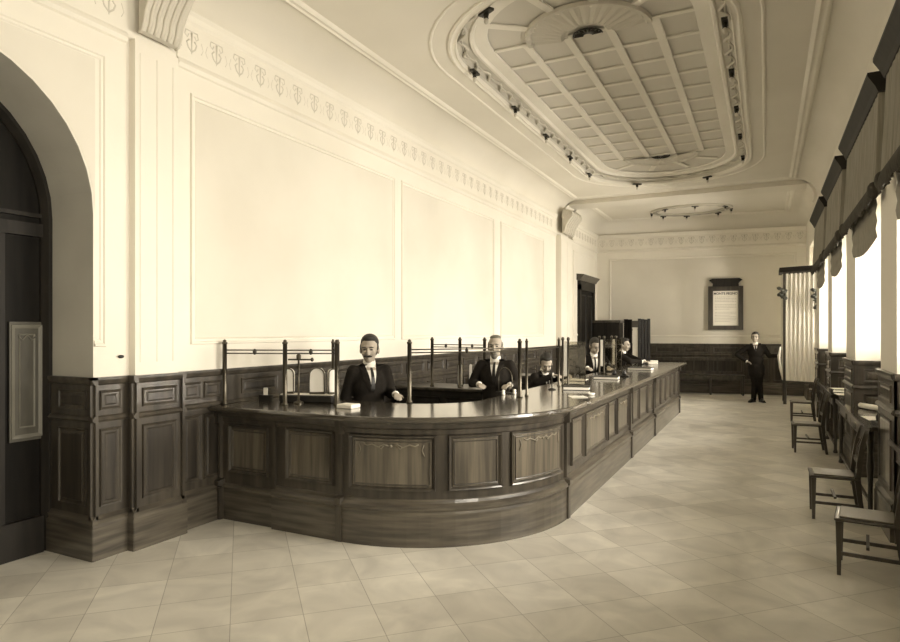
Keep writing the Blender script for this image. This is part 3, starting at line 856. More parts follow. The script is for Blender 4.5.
t = thing('wire_arch', 'thin brass wire arch standing before the white haired clerk', 'stand', (-2.53, 6.38, TZ), -.5)
mb = MB(); mb.tube([(-.11, 0, 0), (-.115, 0, .14)]+[(-.115*math.cos(PI*i/12), 0, .16+.115*math.sin(PI*i/12)) for i in range(13)]+[(.11, 0, 0)], .006, 6); mb.build('wire', 'brass', t)
mb = MB(); mb.box(-.13, -.03, 0, .13, .03, .012); mb.build('foot', 'darkmetal', t)
for i, (x, y, l) in enumerate([(-2.4, 6.32, 'small white knobbed pot right of the wire arch'), (-2.48, 6.2, 'small white pot at the foot of the wire arch')]):
    mb = MB(); mb.lathe([(.018, 0), (.022, .015), (.014, .03), (.02, .045), (.006, .055)], (0, 0, 0), 10); o = mb.build('ink_pot', 'white'); o.location = (x, y, TZ); tag(o, l, 'pot')
t = thing('reading_bracket', 'thin slanting metal bracket on the counter before the bent clerk', 'bracket', (-2.2, 7.0, TZ), .2)
mb = MB(); mb.lathe([(.05, 0), (.04, .012), (.006, .02), (.006, .2)], n=8); mb.build('stem', 'darkmetal', t)
mb = MB(); mb.tube([(0, 0, .19), (-.25, 0, .24)], .005, 6); mb.build('arm', 'brass', t)
def ledger(x, y, rz, w, d, lab, open_=False, z=TZ):
    t = thing('ledger', lab, 'ledger', (x, y, z), rz)
    mb = MB(); mb.box(-w/2, -d/2, 0, w/2, d/2, .006); mb.box(-w/2, -d/2, .036, w/2, d/2, .042); mb.box(-w/2, -d/2, 0, -w/2+.006, d/2, .042); mb.build('cover', 'ink', t)
    mb = MB(); mb.box(-w/2+.006, -d/2+.006, .006, w/2-.008, d/2-.006, .036); mb.build('pages', 'paper', t)
ledger(-1.95, 7.15, .2, .3, .22, 'closed ledger on the counter before the nearer glass screen')
ledger(-2.0, 8.9, .1, .34, .26, 'closed ledger between the first and second glass screens')
ledger(-1.95, 11.3, .0, .4, .3, 'pale-edged ledger beyond the farthest glass screen')
def sheet(name, x, y, rz, w, d, lab, z, n=1, m='paper', curl=.004):
    mb = MB()
    f = lambda u, v: (u*w-w/2, v*d-d/2, .004+curl*(math.sin(u*3)*math.cos(v*2.5)))
    us = lin(0, 1, 5)
    top = [f(u, v) for v in us for u in us]
    mb.grid(f, us, us); mb.box(-w/2, -d/2, 0, w/2, d/2, .003)
    o = mb.build(name, m); o.location = (x, y, z); o.rotation_euler = (0, 0, rz); tag(o, lab, 'paper'); return o
sheet('paper_sheet', -2.2, 8.0, .3, .24, .3, 'bright sheet lying just behind the nearer glass screen', TZ)
sheet('paper_sheet', -1.72, 6.35, .5, .16, .2, 'white sheet at the counter edge near the rounded corner', TZ)
sheet('paper_sheet', -2.35, 8.55, .1, .3, .4, 'large white sheet being written on by the bent clerk', TZ)
t = thing('inkstand', 'black inkstand on the counter between the glass screens', 'inkstand', (-1.95, 9.5, TZ), .1)
mb = MB(); mb.box(-.14, -.08, 0, .14, .08, .02, bev=.005); mb.build('base', 'ink', t)
for x in (-.07, .07):
    mb = MB(); mb.lathe([(.03, .02), (.03, .06), (.018, .07), (.022, .085), (.005, .09)], (x, 0, 0), 10); mb.build('inkwell', 'ink', t)
mb = MB(); mb.lathe([(.035, 0), (.05, .012), (.045, .02), (.028, .022), (.02, .012), (.0, .01)], (0, 0, 0), 12); o = mb.build('ash_tray', 'white'); o.location = (-1.66, 6.62, TZ); tag(o, 'small white dish at the counter edge', 'dish')
# white milk-glass shades on inner desk
for x, y, w, h, l in ((-3.56, 7.4, .07, .3, 'tall narrow white shade on the inner desk left of the brass post'), (-3.42, 7.42, .05, .3, 'very narrow white shade on the inner desk right of the post'), (-3.22, 7.4, .06, .34, 'white shade beside the shoulder of the white haired clerk')):
    lamp_card(x, y, 1.0, w, h, .4, l)

# ------------------------------------------------------------------ chairs
def make_chair(label, loc, rz, group):
    """front faces -Y locally"""
    t = thing('wooden_chair', label, 'chair', loc, rz, group); w, d, h = .19, .19, .40
    mb = MB(); mb.box(-w-.005, -d-.01, h-.02, w+.005, d, h, bev=.008); mb.build('seat_frame', 'wood', t)
    mb = MB(); mb.box(-w+.03, -d+.02, h, w-.03, d-.03, h+.012, bev=.006); mb.build('seat', 'seat', t)
    for sx in (-1, 1):
        mb = MB(); mb.loft([[(sx*w*.92+a*r, -d+.02+b*r, z) for a, b in ((-1, -1), (1, -1), (1, 1), (-1, 1))] for z, r in ((0, .012), (.2, .016), (.36, .02), (h-.02, .021))]); mb.build('leg', 'wood', t)
        pr = [(0, d+.03, .013), (.2, d-.0, .016), (h, d-.02, .019), (.58, d+.0, .018), (.72, d+.022, .017), (.81, d+.045, .015), (.84, d+.05, .008)]
        mb = MB(); mb.loft([[(sx*w*.9+a*r, y+b*r*1.2, z) for a, b in ((-1, -1), (1, -1), (1, 1), (-1, 1))] for z, y, r in pr]); mb.build('back_post', 'wood', t)
        mb = MB(); mb.box(sx*w*.9-.008, -d+.03, .14, sx*w*.9+.008, d, .165); mb.build('stretcher', 'wood', t)
    mb = MB(); mb.box(-w*.9, -.01, .2, w*.9, .01, .22); mb.build('stretcher', 'wood', t)
    mb = MB(); mb.grid(lambda u, v: (u, d+.03+.03*v-.03*(1-(u/w)**2)*-1, .72+.1*v+.02*(1-(u/w)**2)*v), lin(-w*.9, w*.9, 8), [0, 1]); mb.grid(lambda u, v: (u, d+.01+.03*v-.03*(1-(u/w)**2)*-1, .72+.1*v+.02*(1-(u/w)**2)*v), lin(-w*.9, w*.9, 8), [0, 1])
    mb.build('top_rail', 'wood', t)
    mb = MB(); mb.box(-w*.9, d-.015, .52, w*.9, d+.005, .56); mb.build('back_rail', 'wood', t)
    for x in (-.08, 0, .08):
        mb = MB(); mb.loft([[(x+a*.014, y+b*.006, z) for a, b in ((-1, -1), (1, -1), (1, 1), (-1, 1))] for z, y in ((.55, d-.005), (.66, d+.01), (.76, d+.05))]); mb.build('splat', 'wood', t)
    return t
G = 'wooden chairs along the writing desks'
ch = make_chair('second wooden chair from the right edge, pale seat turned to the counter', (.56, 6.83, 0), -PI/2, G)
clone(ch, (.65, 5.36, 0), -PI/2-.12, 'wooden chair nearest to the camera, at the lower right edge', G)
clone(ch, (.53, 10.35, 0), -PI/2+.05, 'middle wooden chair, standing at the near end of the further writing desk', G)
clone(ch, (.6, 13.5, 0), -PI/2, 'wooden chair farthest along the windows, near the curtained screen', G)

# ------------------------------------------------------------------ writing desks in the window bays
def wdesk(yn, yf, y0, y1, lab, X0=.83):
    """front ledge from y0..y1, bay part yn..yf"""
    z = .82; o = (1.0, (yn+yf)/2, 0)
    t = thing('writing_desk', lab, 'desk', o)
    xb = XG-.13
    xp = XR-.02 if X0 > .85 else XR-.06
    pts = [(X0, y0), (xp, y0), (xp, yn+.05), (xb, yn+.05), (xb, yf-.05), (xp, yf-.05), (xp, y1), (X0, y1)] 
    mb = MB(); mb.prism(pts, z-.035, z); mb.build('desk_top', 'top', t, o)
    mb = MB(); mb.box(X0-.012, y0-.01, z-.04, X0, y1+.01, z+.004); mb.build('desk_edge', 'wood', t, o)
    mb = MB(); mb.box(X0+.02, y0+.05, z-.16, X0+.045, y1-.05, z-.035); mb.build('apron', 'wood', t, o)
    mb = MB()
    for k in range(3):
        a = y0+.12+(y1-y0-.24)*k/3; frame(mb, wallmap((X0+.02, a+(y1-y0-.24)/3-.06), (X0+.02, a)), 0.0, (y1-y0-.24)/3-.06, z-.145, z-.05, .012, .008)
    mb.build('apron_moulding', 'wood', t, o)
    for y in (y0+.07, (y0+y1)/2, y1-.07):
        mb = MB(); mb.lathe([(.025, 0), (.03, .02), (.02, .05), (.022, .3), (.032, .45), (.022, .6), (.03, z-.16), (.03, z-.035)], (X0+.045, y, 0), 10); mb.build('leg', 'wood', t, o)
    mb = MB(); mb.box(X0+.03, y0+.07, .1, X0+.055, y1-.07, .13); mb.build('foot_rail', 'wood', t, o)
    return t
wdesk(7.0, 8.85, 6.98, 9.7, 'dark writing desk in the middle window bay, holding a white roll')
wdesk(9.8, 11.8, 10.3, 13.0, 'dark writing desk in the further window bay, strewn with sheets')
wdesk(4.2, 6.2, 3.7, 6.3, 'dark writing desk at the right edge of the photo', .92)
Z8 = .82
t = thing('paper_roll', 'white blotter roll with round end knob on middle writing desk', 'roll', (1.08, 8.5, Z8), 0)
T = Matrix.Translation((0, 0, .04)) @ Matrix.Rotation(math.radians(30), 4, 'Z') @ Matrix.Rotation(PI/2, 4, 'X')
mb = MB(); mb.lathe([(.03, -.2), (.03, .2)], n=12, T=T); mb.build('roll', 'paper', t)
mb = MB(); mb.ell((0, 0, .22), (.045, .045, .02), 10, 6, T=T); mb.build('knob', 'white', t)
sheet('paper_sheet', 1.04, 7.75, .1, .26, .34, 'white sheet on the middle writing desk below the roll', Z8)
sheet('paper_sheet', 1.0, 10.5, .1, .22, .3, 'nearest white sheet on the further writing desk', Z8)
sheet('paper_sheet', 1.02, 11.0, -.1, .24, .32, 'middle white sheet on the further writing desk', Z8)
sheet('paper_sheet', 1.04, 11.5, .15, .24, .3, 'farthest white sheet on the further writing desk', Z8)
sheet('paper_sheet', 1.08, 5.75, .0, .24, .32, 'white sheet on the writing desk at the right edge', Z8)
t = thing('inkstand', 'dark inkstand at the near end of the middle writing desk', 'inkstand', (.99, 7.25, Z8), .1)
mb = MB(); mb.box(-.06, -.12, 0, .06, .12, .03, bev=.006); mb.build('base', 'ink', t)
for y in (-.06, .06):
    mb = MB(); mb.lathe([(.03, .03), (.035, .07), (.02, .1), (.026, .12), (.008, .13)], (0, y, 0), 10); mb.build('inkwell', 'ink', t)

# ------------------------------------------------------------------ window pelmets with pleated valances
def pelmet(y0, y1, lab):
    o = (XR, (y0+y1)/2, 2.9); t = thing('window_valance', lab, 'valance', o, 0, None)
    f = wallmap((XR, y1), (XR, y0)); L = y1-y0; D = .06
    mb = MB(); mould(mb, f, [-.04, L+.04], [(0, 3.85), (D, 3.85), (D+.02, 3.9), (D+.05, 3.95), (D+.08, 4.0), (D+.08, 4.03), (0, 4.03)]); mb.build('cornice', 'darkwood', t, o)
    mb = MB(); n = 90
    def g(u, v):
        ph = u*L/.14*2*PI
        flare = .03*(1-v)
        x = D-.01+flare+.014*math.sin(ph)*(1.2-v)
        return f(u*L, 3.0+.86*v, x)
    mb.grid(g, lin(0, 1, int(L*56)), lin(0, 1, 5), True)
    for s_ in (0, L): mb.add([f(s_, 3.0, 0), f(s_, 3.0, D+.02), f(s_, 3.86, D-.01), f(s_, 3.86, 0)], [(0, 1, 2, 3)])
    mb.build('pleated_fabric', 'fabric', t, o)
    mb = MB(); 
    def g2(u, v):
        sc = .05*abs(math.sin(u*L/.42*PI))
        return f(u*L, 2.86+.19*v+(sc*(1-v)), D+.035+.02*math.sin(v*PI)+.01*math.sin(u*L/.05*2*PI)*(1-v))
    mb.grid(g2, lin(0, 1, int(L*80)), lin(0, 1, 4), True)
    for s_ in (0.01, L-.01):
        mb.ell(f(s_, 2.98, D+.03), (.05, .05, .08), 8, 6)
    mb.build('fringe', 'fringe', t, o)
    mb = MB()
    def g3(u, v): return f(.3+u*(L-.6), 2.6+.6*v-.07*math.sin(u*PI)*(1-v), .02+.012*(1-abs(((v*4) % 1)*2-1)))
    mb.grid(g3, lin(0, 1, 6), lin(0, 1, 16), True); mb.build('roman_blind', 'fabric', t, o)
pelmet(4.0, 6.35, 'pleated window valance with dark fringe at the upper right edge')
pelmet(6.75, 9.2, 'pleated window valance with dark fringe, second from the right edge')
pelmet(9.75, 12.0, 'pleated window valance with dark fringe, third from the right edge')
pelmet(12.55, 15.0, 'smallest visible pleated window valance, beside the curtained screen')

# ------------------------------------------------------------------ curtained screen at far right
o = (.75, 16.6, 0); t = thing('curtained_screen', 'tall curtained draught screen with dark frame at the far right corner', 'screen', o)
fs_ = wallmap((.37, 16.75), (1.25, 16.4)); L = fs_.length
mb = MB(); plate(mb, fs_, 0, .05, 0, 3.12, -.05, 0); plate(mb, fs_, L-.05, L, 0, 3.12, -.05, 0); plate(mb, fs_, 0, L, .5, .56, -.05, 0); plate(mb, fs_, 0, L, 3.04, 3.12, -.05, 0)
mb.box(.36, 16.75, 0, .42, 16.81, 3.12); mb.box(.36, 17.5, 0, .42, 17.56, 3.12); mb.box(.37, 16.8, .5, .41, 17.5, .56); mb.build('frame', 'wood', t, o)
mb = MB(); mould(mb, fs_, [-.07, L+.05], [(-.08, 3.1), (.02, 3.1), (.04, 3.14), (.07, 3.18), (.07, 3.21), (-.08, 3.21)]); mb.box(.28, 16.75, 3.1, .45, 17.6, 3.21); mb.build('cornice', 'darkwood', t, o)
mb = MB(); mb.grid(lambda u, v: fs_(.05+u*(L-.1), .56+2.5*v, .01+.018*math.sin(u*2*PI*9+.5*math.sin(v*4))), lin(0, 1, 80), lin(0, 1, 8), True); mb.build('curtain', 'curtain', t, o)
mb = MB(); f3 = wallmap((.355, 17.5), (.355, 16.8)); mb.grid(lambda u, v: f3(u*.7, .56+2.5*v, .0+.018*math.sin(u*2*PI*7)), lin(0, 1, 60), lin(0, 1, 6), True); mb.build('curtain', 'curtain', t, o)
def sprig(x, y, z, par, off):
    mb = MB()
    mb.box(x-.02, y-.03, z-.14, x+.02, y+.02, z+.08)
    for i in range(7):
        a = i*.9; T = Matrix.Translation((x+.055*math.cos(a*1.7), y-.04+.03*math.sin(a), z-.12+i*.036)) @ Euler((a, .5, a)).to_matrix().to_4x4()
        mb.ell((0, 0, 0), (.075, .03, .045), 8, 5, T=T)
    mb.build('leaf_bracket', 'leaf', par, off)
sprig(.33, 16.68, 2.62, t, o); sprig(1.0, 16.4, 2.55, t, o); sprig(1.05, 16.38, 2.3, t, o)
mb = MB(); mb.tube([(.3, 16.72, 1.35), (.27, 16.7, 1.1), (.3, 16.7, .85), (.34, 16.7, .62)], [.015, .03, .03, .015], 8); mb.build('tied_curtain', 'curtain', t, o)

# ------------------------------------------------------------------ notice board
def onfar(x, h=0): 
    return (x, far_y(x)-h)
ang = math.atan2(FB[1]-FA[1], FB[0]-FA[0])
bx = -1.0; o = (bx, far_y(bx)-.0, 1.75)
t = thing('notice_board', 'framed white printed notice with dark pediment on the far wall', 'notice board', (bx, far_y(bx)-.005, 1.75), ang)
mb = MB(); mb.box(-.44, -.05, 0, .44, 0, 1.2); 
mb.build('backboard', 'darkwood', t)
mb = MB()
for a in ((-.44, -.09, 0, -.32, -.05, 1.2), (.32, -.09, 0, .44, -.05, 1.2), (-.32, -.09, 0, .32, -.05, .12), (-.32, -.09, 1.07, .32, -.05, 1.2)): mb.box(*a)
mb.build('frame', 'wood', t)
mb = MB(); mb.prism([(-.33, 1.19), (.33, 1.19), (.32, 1.27), (.37, 1.33), (.42, 1.36), (.35, 1.41), (-.35, 1.41), (-.42, 1.36), (-.37, 1.33), (-.32, 1.27)], 0, .13, T=Matrix(((1, 0, 0, 0), (0, 0, -1, 0), (0, 1, 0, 0), (0, 0, 0, 1)))); mb.build('pediment', 'darkwood', t)
mb = MB(); mb.box(-.32, -.056, .12, .32, -.05, 1.07); nt_ = mb.build('notice', 'paper', t)
def text(s_, size, x, z, y, par, m='print', bold=.0):
    cu = bpy.data.curves.new('lettering', 'FONT'); cu.body = s_; cu.size = size; cu.align_x = 'CENTER'; cu.extrude = .001; cu.offset = bold
    ob = bpy.data.objects.new('lettering', cu); COL.objects.link(ob)
    dg = bpy.context.evaluated_depsgraph_get(); me = bpy.data.meshes.new_from_object(ob.evaluated_get(dg))
    bpy.data.objects.remove(ob)
    me.materials.clear(); me.materials.append(M[m])
    no = bpy.data.objects.new('lettering', me); COL.objects.link(no); no.parent = par; no.location = (x, y, z); no.rotation_euler = (PI/2, 0, 0); return no
text('MONTE PEGNO', .085, 0, .97, -.058, nt_, 'ink', .002)
# small illegible text rows as thin printed dashes
mb = MB(); random.seed(3)
for r in range(17):
    z = .9-r*.042; x = -.27
    if r in (4, 9): continue
    end = .27 if r % 4 else .1
    while x < end:
        w = random.uniform(.02, .06); mb.box(x, -.0575, z, min(x+w, end), -.056, z+.009); x += w+.014
mb.build('small_print', 'motif', nt_)

# ------------------------------------------------------------------ bench on far wall
o = (-1.7, far_y(-1.7)-.35, 0)
t = thing('long_bench', 'long dark wooden bench against the far wainscot behind the standing man', 'bench', (-1.75, far_y(-1.75)-.4, 0), ang)
mb = MB(); mb.box(-1.25, -.2, .5, 1.25, .22, .54, bev=.008); mb.build('seat', 'wood', t)
for x in (-1.2, -.4, .4, 1.2):
    for y in (-.16, .17):
        mb = MB(); mb.lathe([(.02, 0), (.028, .05), (.022, .2), (.03, .4), (.03, .5)], (x, y, 0), 8); mb.build('leg', 'wood', t)
mb = MB(); mb.box(-1.2, -.17, .42, 1.2, -.15, .5); mb.build('apron', 'wood', t)
mb = MB(); mb.box(-1.25, .2, .54, 1.25, .24, .62); mb.box(-1.25, .2, .9, 1.25, .24, .98)
for x in lin(-1.22, 1.22, 4): mb.box(x-.02, .2, .5, x+.02, .24, .98)
mb.build('backrest', 'wood', t)

# ------------------------------------------------------------------ far cabinet and plank screen
t = thing('tall_cabinet', 'plain tall dark cabinet in the far left corner', 'cabinet', (-3.99, 17.95, 0), 0)
mb = MB(); mb.box(-.38, -.25, 0, .36, .25, 1.95); mb.build('body', 'darkwood', t)
mb = MB(); mb.box(-.41, -.28, 1.95, .39, .27, 2.02, bev=.01); mb.build('cornice', 'wood', t)
for a in (-.36, .0):
    mb = MB(); mb.box(a, -.27, .1, a+.34, -.25, 1.9); mb.box(a+.05, -.275, .2, a+.29, -.27, 1.8); d_ = mb.build('door', 'darkwood', t)
    mb = MB(); mb.ell((a+(.31 if a < -.1 else .03), -.285, 1.0), (.012, .012, .012), 8, 6); mb.build('knob', 'brass', d_)
t = thing('plank_screen', 'vertical plank folding screen with a bright gap beside the cabinet', 'screen', (-3.22, 17.8, 0), 0)
def leaf(p0, p1, z):
    f = wallmap(p0, p1); n = max(1, int(f.length/.09)); mb = MB()
    for i in range(n): plate(mb, f, f.length*i/n+.004, f.length*(i+1)/n-.004, .04, z-.02*((i*7) % 3)/2, 0, .025, inset=.004)
    mb.tube([f(0, z-.3, -.01), f(f.length, z-.3, -.01)], .015, 6); mb.tube([f(0, .3, -.01), f(f.length, .3, -.01)], .015, 6)
    mb.build('leaf', 'darkwood', t)
leaf((-.3, 0), (-.06, -.1), 2.05); leaf((.08, -.08), (.38, .12), 2.06)
mb = MB(); mb.box(-.07, -.1, 1.82, .09, -.06, 2.0); mb.build('leaf_rail', 'wood', t)
mb = MB(); mb.box(-.06, -.07, .7, .08, -.05, 1.82); mb.build('bright_slit', 'paper', t)  # white sheet added to imitate the bright slit between the leaves

# small fittings on the wall
t = thing('wall_switch', 'small dark switch on the plaster between arch and pilaster', 'switch', (XL, 3.25, 1.52), 0)
mb = MB(); mb.ell((.012, 0, 0), (.012, .028, .014), 8, 6); mb.build('knob', 'ink', t)

# ------------------------------------------------------------------ people
def remesh(name, mbs, m, parent, voxel, smooth=4, sub=0):
    o = mbs.build('tmp', m)
    md = o.modifiers.new('r', 'REMESH'); md.mode = 'VOXEL'; md.voxel_size = voxel
    md2 = o.modifiers.new('s', 'SMOOTH'); md2.iterations = smooth; md2.factor = .5
    dg = bpy.context.evaluated_depsgraph_get(); dg.update()
    me = bpy.data.meshes.new_from_object(o.evaluated_get(dg)); bpy.data.objects.remove(o)
    me.materials.clear(); me.materials.append(M[m])
    for p in me.polygons: p.use_smooth = True
    no = bpy.data.objects.new(name, me); COL.objects.link(no); no.parent = parent; return no
def cap(mb, a, b, ra, rb, n=10):
    a, b = V(a), V(b); mb.tube([a, a.lerp(b, .33), a.lerp(b, .66), b], [ra, ra*.67+rb*.33, ra*.33+rb*.67, rb], n)
    mb.ell(a, (ra, ra, ra), n, 6); mb.ell(b, (rb, rb, rb), n, 6)
def hand(mb, w, d, nrm, k=1.):
    """w wrist, d finger direction, nrm = palm normal (fingers curl towards nrm)"""
    w = V(w); d = V(d).normalized(); nrm = V(nrm); nrm = (nrm-d*nrm.dot(d)).normalized(); sd = d.cross(nrm)
    for q in (-1.5, -.5, .5, 1.5): cap(mb, w+sd*q*.012*k, w+d*.085*k+sd*q*.02*k, .016*k, .013*k, 8)
    for q, l in zip((-1.5, -.5, .5, 1.5), (.06, .078, .085, .072)):
        a = w+d*.085*k+sd*q*.021*k; b = a+(d*.8+nrm*.35+sd*q*.05)*l*.5*k; c = b+(d*.55+nrm*.7)*l*.5*k
        cap(mb, a, b, .0105*k, .0098*k, 8); cap(mb, b, c, .0098*k, .0085*k, 8)
    a = w+d*.02*k+sd*.028*k; b = a+(d*.6+sd*.65+nrm*.3)*.045*k; c = b+(d*.85+sd*.2+nrm*.3)*.035*k
    cap(mb, a, b, .014*k, .012*k, 8); cap(mb, b, c, .012*k, .0095*k, 8)

def person(label, loc, rz, P):
    """local frame: faces -Y, +X is the person's LEFT"""
    t = thing('person', label, 'person', loc, rz)
    hz = P.get('hip', .88); pel = V((0, 0, hz)); lean = P.get('lean', 0.); tw = P.get('side', 0.)
    R = Matrix.Rotation(lean, 3, 'X') @ Matrix.Rotation(tw, 3, 'Y')   # positive lean tips forward (-Y)
    def tor(x, y, z): return pel+R @ V((x, y, z))
    neck = tor(0, .02, .57); 
    HR_ = Euler((P.get('nod', 0.), P.get('tilt', 0), P.get('yaw', 0.))).to_matrix()
    hc = neck+R @ V((0, -.012, .03))
    def hd(x, y, z): return hc+HR_ @ V((x, y, z+.1))
    TH = Matrix.Translation(hc) @ HR_.to_4x4() @ Matrix.Translation((0, -.005, .105)) @ Matrix.Scale(P.get('hs', 1.13), 4)
    arms = P['arms']; legs = P['legs']
    b = MB()
    # torso
    b.ell((0, 0, 0), (.16, .115, .12), T=Matrix.Translation(pel) @ R.to_4x4()); b.ell((0, 0, .2), (.145, .105, .17), T=Matrix.Translation(pel) @ R.to_4x4())
    b.ell((0, 0, .38), (.165, .115, .17), T=Matrix.Translation(pel) @ R.to_4x4()); cap(b, tor(-.12, .01, .48), tor(.12, .01, .48), .05, .05)
    cap(b, tor(0, .02, .52), hd(0, .02, -.06), .056, .053)
    # head
    b.ell((0, .015, .03), (.073, .092, .088), 18, 12, T=TH); b.ell((0, -.02, -.03), (.058, .068, .075), 16, 10, T=TH); b.ell((0, -.045, -.08), (.035, .032, .03), 12, 8, T=TH)
    b.ell((0, -.092, -.012), (.012, .02, .026), 8, 6, T=TH); b.ell((0, -.1, -.03), (.015, .014, .011), 8, 6, T=TH)
    b.ell((0, -.078, .028), (.05, .016, .012), 10, 6, T=TH)
    for sx in (-1, 1): b.ell((sx*.074, .015, -.01), (.012, .02, .033), 8, 6, T=TH); b.ell((sx*.036, -.062, -.03), (.022, .02, .024), 8, 6, T=TH)
    b.ell((0, -.084, -.058), (.02, .01, .006), 8, 5, T=TH); b.ell((0, -.083, -.07), (.018, .01, .006), 8, 5, T=TH)
    J = MB(); J_ = .018
    TT = Matrix.Translation(pel) @ R.to_4x4()
    J.ell((0, 0, -.02), (.19, .15, .16), T=TT); J.ell((0, 0, .16), (.165, .132, .2), T=TT); J.ell((0, -.0, .35), (.182, .138, .185), T=TT); cap(J, tor(-.125, .01, .48), tor(.125, .01, .48), .064, .064); cap(J, tor(-.06, .02, .515), tor(.06, .02, .515), .055, .055)
    J.ell((0, .005, -.18), (.18, .145, .12), T=TT)
    J.ell((0, .005, -.1), (.185, .15, .13), T=TT)
    b_all = []
    for sgn, (el, wr, hd_, hn) in zip((1, -1), arms):     # +1 = left arm at +X
        sh = tor(sgn*.168, .01, .485); el = V(el); wr = V(wr)
        cap(b, sh, el, .05, .04); cap(b, el, wr, .04, .027); hand(b, wr, hd_, hn, .95)
        fw_ = (wr-el).normalized()
        cap(J, sh, el, .068, .058); cap(J, el, wr-fw_*.02, .056, .042)
    for (kn, an, toe), sgn in zip(legs, (1, -1)):
        hp = pel+V((sgn*.09, 0, -.03)); kn = V(kn); an = V(an); toe = V(toe)
        cap(b, hp, kn, .075, .052); cap(b, kn, an, .05, .036); cap(b, an+V((0, 0, -.02)), an+(toe-an)*.8+V((0, 0, .0)), .035, .03)
    remesh('body', b, 'skin', t, .008, 3).name = 'body'
    remesh('jacket', J, 'suit', t, .014, 4)
    # shirt cuffs
    for (el, wr, _, _) in arms:
        el = V(el); wr = V(wr); d_ = (wr-el).normalized(); mb = MB(); mb.tube([wr-d_*.03, wr+d_*.012], .036, 12); mb.build('cuff', 'shirt', t)
    # trousers
    Tm = MB(); Tm.ell((0, 0, -.02), (.175, .13, .12), T=Matrix.Translation(pel))
    for (kn, an, toe), sgn in zip(legs, (1, -1)):
        hp = pel+V((sgn*.09, 0, -.03)); kn = V(kn); an = V(an)
        cap(Tm, hp, kn, .095, .072); cap(Tm, kn, an+V((0, 0, .0)), .07, .062)
    remesh('trousers', Tm, 'suit', t, .016, 3)
    for (kn, an, toe), sgn in zip(legs, (1, -1)):
        an = V(an); toe = V(toe); mb = MB(); d_ = (toe-an); d_.z = 0; d_.normalize()
        g0 = V((an.x, an.y, 0)); bz = an.z-.08
        c0 = g0-d_*.05+V((0, 0, bz)); 
        ang_ = math.atan2(d_.y, d_.x)
        TS = Matrix.Translation(c0) @ Matrix.Rotation(ang_, 4, 'Z')
        S_ = MB(); S_.ell((.05, 0, .045), (.065, .045, .045), T=TS); S_.ell((.17, 0, .032), (.1, .048, .034), T=TS); S_.ell((.11, 0, .05), (.09, .042, .045), T=TS)
        S_.box(-.01, -.04, 0, .26, .04, .015, T=TS)
        remesh('shoe', S_, 'shoe', t, .01, 2)
    # shirt front, tie, lapels: follow chest surface by ray casting onto jacket
    jk = [c for c in bpy.data.objects if c.parent == t and c.name.startswith('jacket')][0]
    Rv = R @ V((0, 1, 0))
    def chest(x, z, h):
        og = tor(x, -.6, z); ok, hit, nn, _ = jk.ray_cast(og, Rv)
        if not ok: hit = tor(x, -.13, z)
        return hit-Rv*h
    zt, zb = P.get('vtop', .56), P.get('vbot', .3)
    n = 10
    def vcol(hw_top, hw_bot, h, name, m, ztop=zt, zbot=zb, xs=None):
        mb = MB(); rows = []
        for i in range(n+1):
            z = zbot+(ztop-zbot)*i/n; hw = hw_bot+(hw_top-hw_bot)*i/n
            rows.append([chest(hw*q, z, h) for q in (-1, -.5, 0, .5, 1)]+[chest(hw*q, z, -.01) for q in (1, -1)])
        mb.loft(rows); mb.build(name, m, t)
    vcol(.06, .006, .006, 'shirt_front', 'shirt')
    vcol(.012, .022, .012, 'tie', P.get('tie', 'ink'), zt-.03, zb-.0)
    for sx in (-1, 1):
        mb = MB(); rows = []
        for i in range(n+1):
            u = i/n; z = zb-.02+(zt+.01-zb+.02)*u; xi = .004+.058*u; wd = .012+.05*math.sin(min(u*1.25, 1)*PI*.62)
            rows.append([chest(sx*xi, z, .012), chest(sx*(xi+wd*.5), z, .012), chest(sx*(xi+wd), z, .01), chest(sx*(xi+wd), z, 0), chest(sx*xi, z, 0)])
        mb.loft(rows); mb.build('lapel', 'suit', t)
    # collar
    mb = MB(); cc = neck+R @ V((0, -.0, .0)); mb.loft([[tuple(cc+R @ V(((.062+e)*math.cos(a), (.066+e)*math.sin(a)-.004, z+.012*math.cos(a+PI/2)*-1))) for a in [2*PI*i/20 for i in range(20)]] for e, z in ((0.004, -.03), (0, .012), (-.004, .03))], cap=False, smooth=True)
    mb.build('collar', 'shirt', t)
    # face details
    hm = P.get('hair', 'hair')
    H = MB()
    if not P.get('bald'):
        H.ell((0, .03, .055), (.079, .088, .078), 16, 10, T=TH); H.ell((0, .06, -.0), (.072, .06, .08), 14, 9, T=TH); H.ell((0, -.02, .098), (.06, .055, .028), 12, 8, T=TH)
    else:
        H.ell((0, .05, .02), (.079, .068, .065), 14, 9, T=TH); H.ell((0, .02, .095), (.062, .075, .03), 12, 8, T=TH)
    for sx in (-1, 1): H.ell((sx*.068, .005, .02), (.014, .025, .035), 8, 6, T=TH)
    remesh('hair', H, hm, t, .01, 2)
    for sx in (-1, 1):
        mb = MB(); mb.ell((sx*.03, -.083, .006), (.013, .007, .006), 8, 5, T=TH); mb.build('eye', 'ink', t)
        mb = MB(); mb.ell((sx*.031, -.091, .027), (.021, .006, .0045), 8, 5, T=TH); mb.build('eyebrow', hm, t)
    if P.get('mous'):
        mb = MB()
        for sx in (-1, 1): mb.ell((sx*.016, -.099, -.048), (.022, .011, .009), 10, 6, T=TH @ Matrix.Rotation(0, 4, 'Y'))
        mb.build('moustache', P.get('mous') if isinstance(P.get('mous'), str) else 'hair', t)
    if P.get('beard'):
        mb = MB(); mb.ell((0, -.06, -.095), (.035, .04, .035), 12, 8, T=TH); mb.ell((0, -.085, -.07), (.028, .018, .018), 10, 6, T=TH); mb.build('beard', P['beard'], t)
    return t
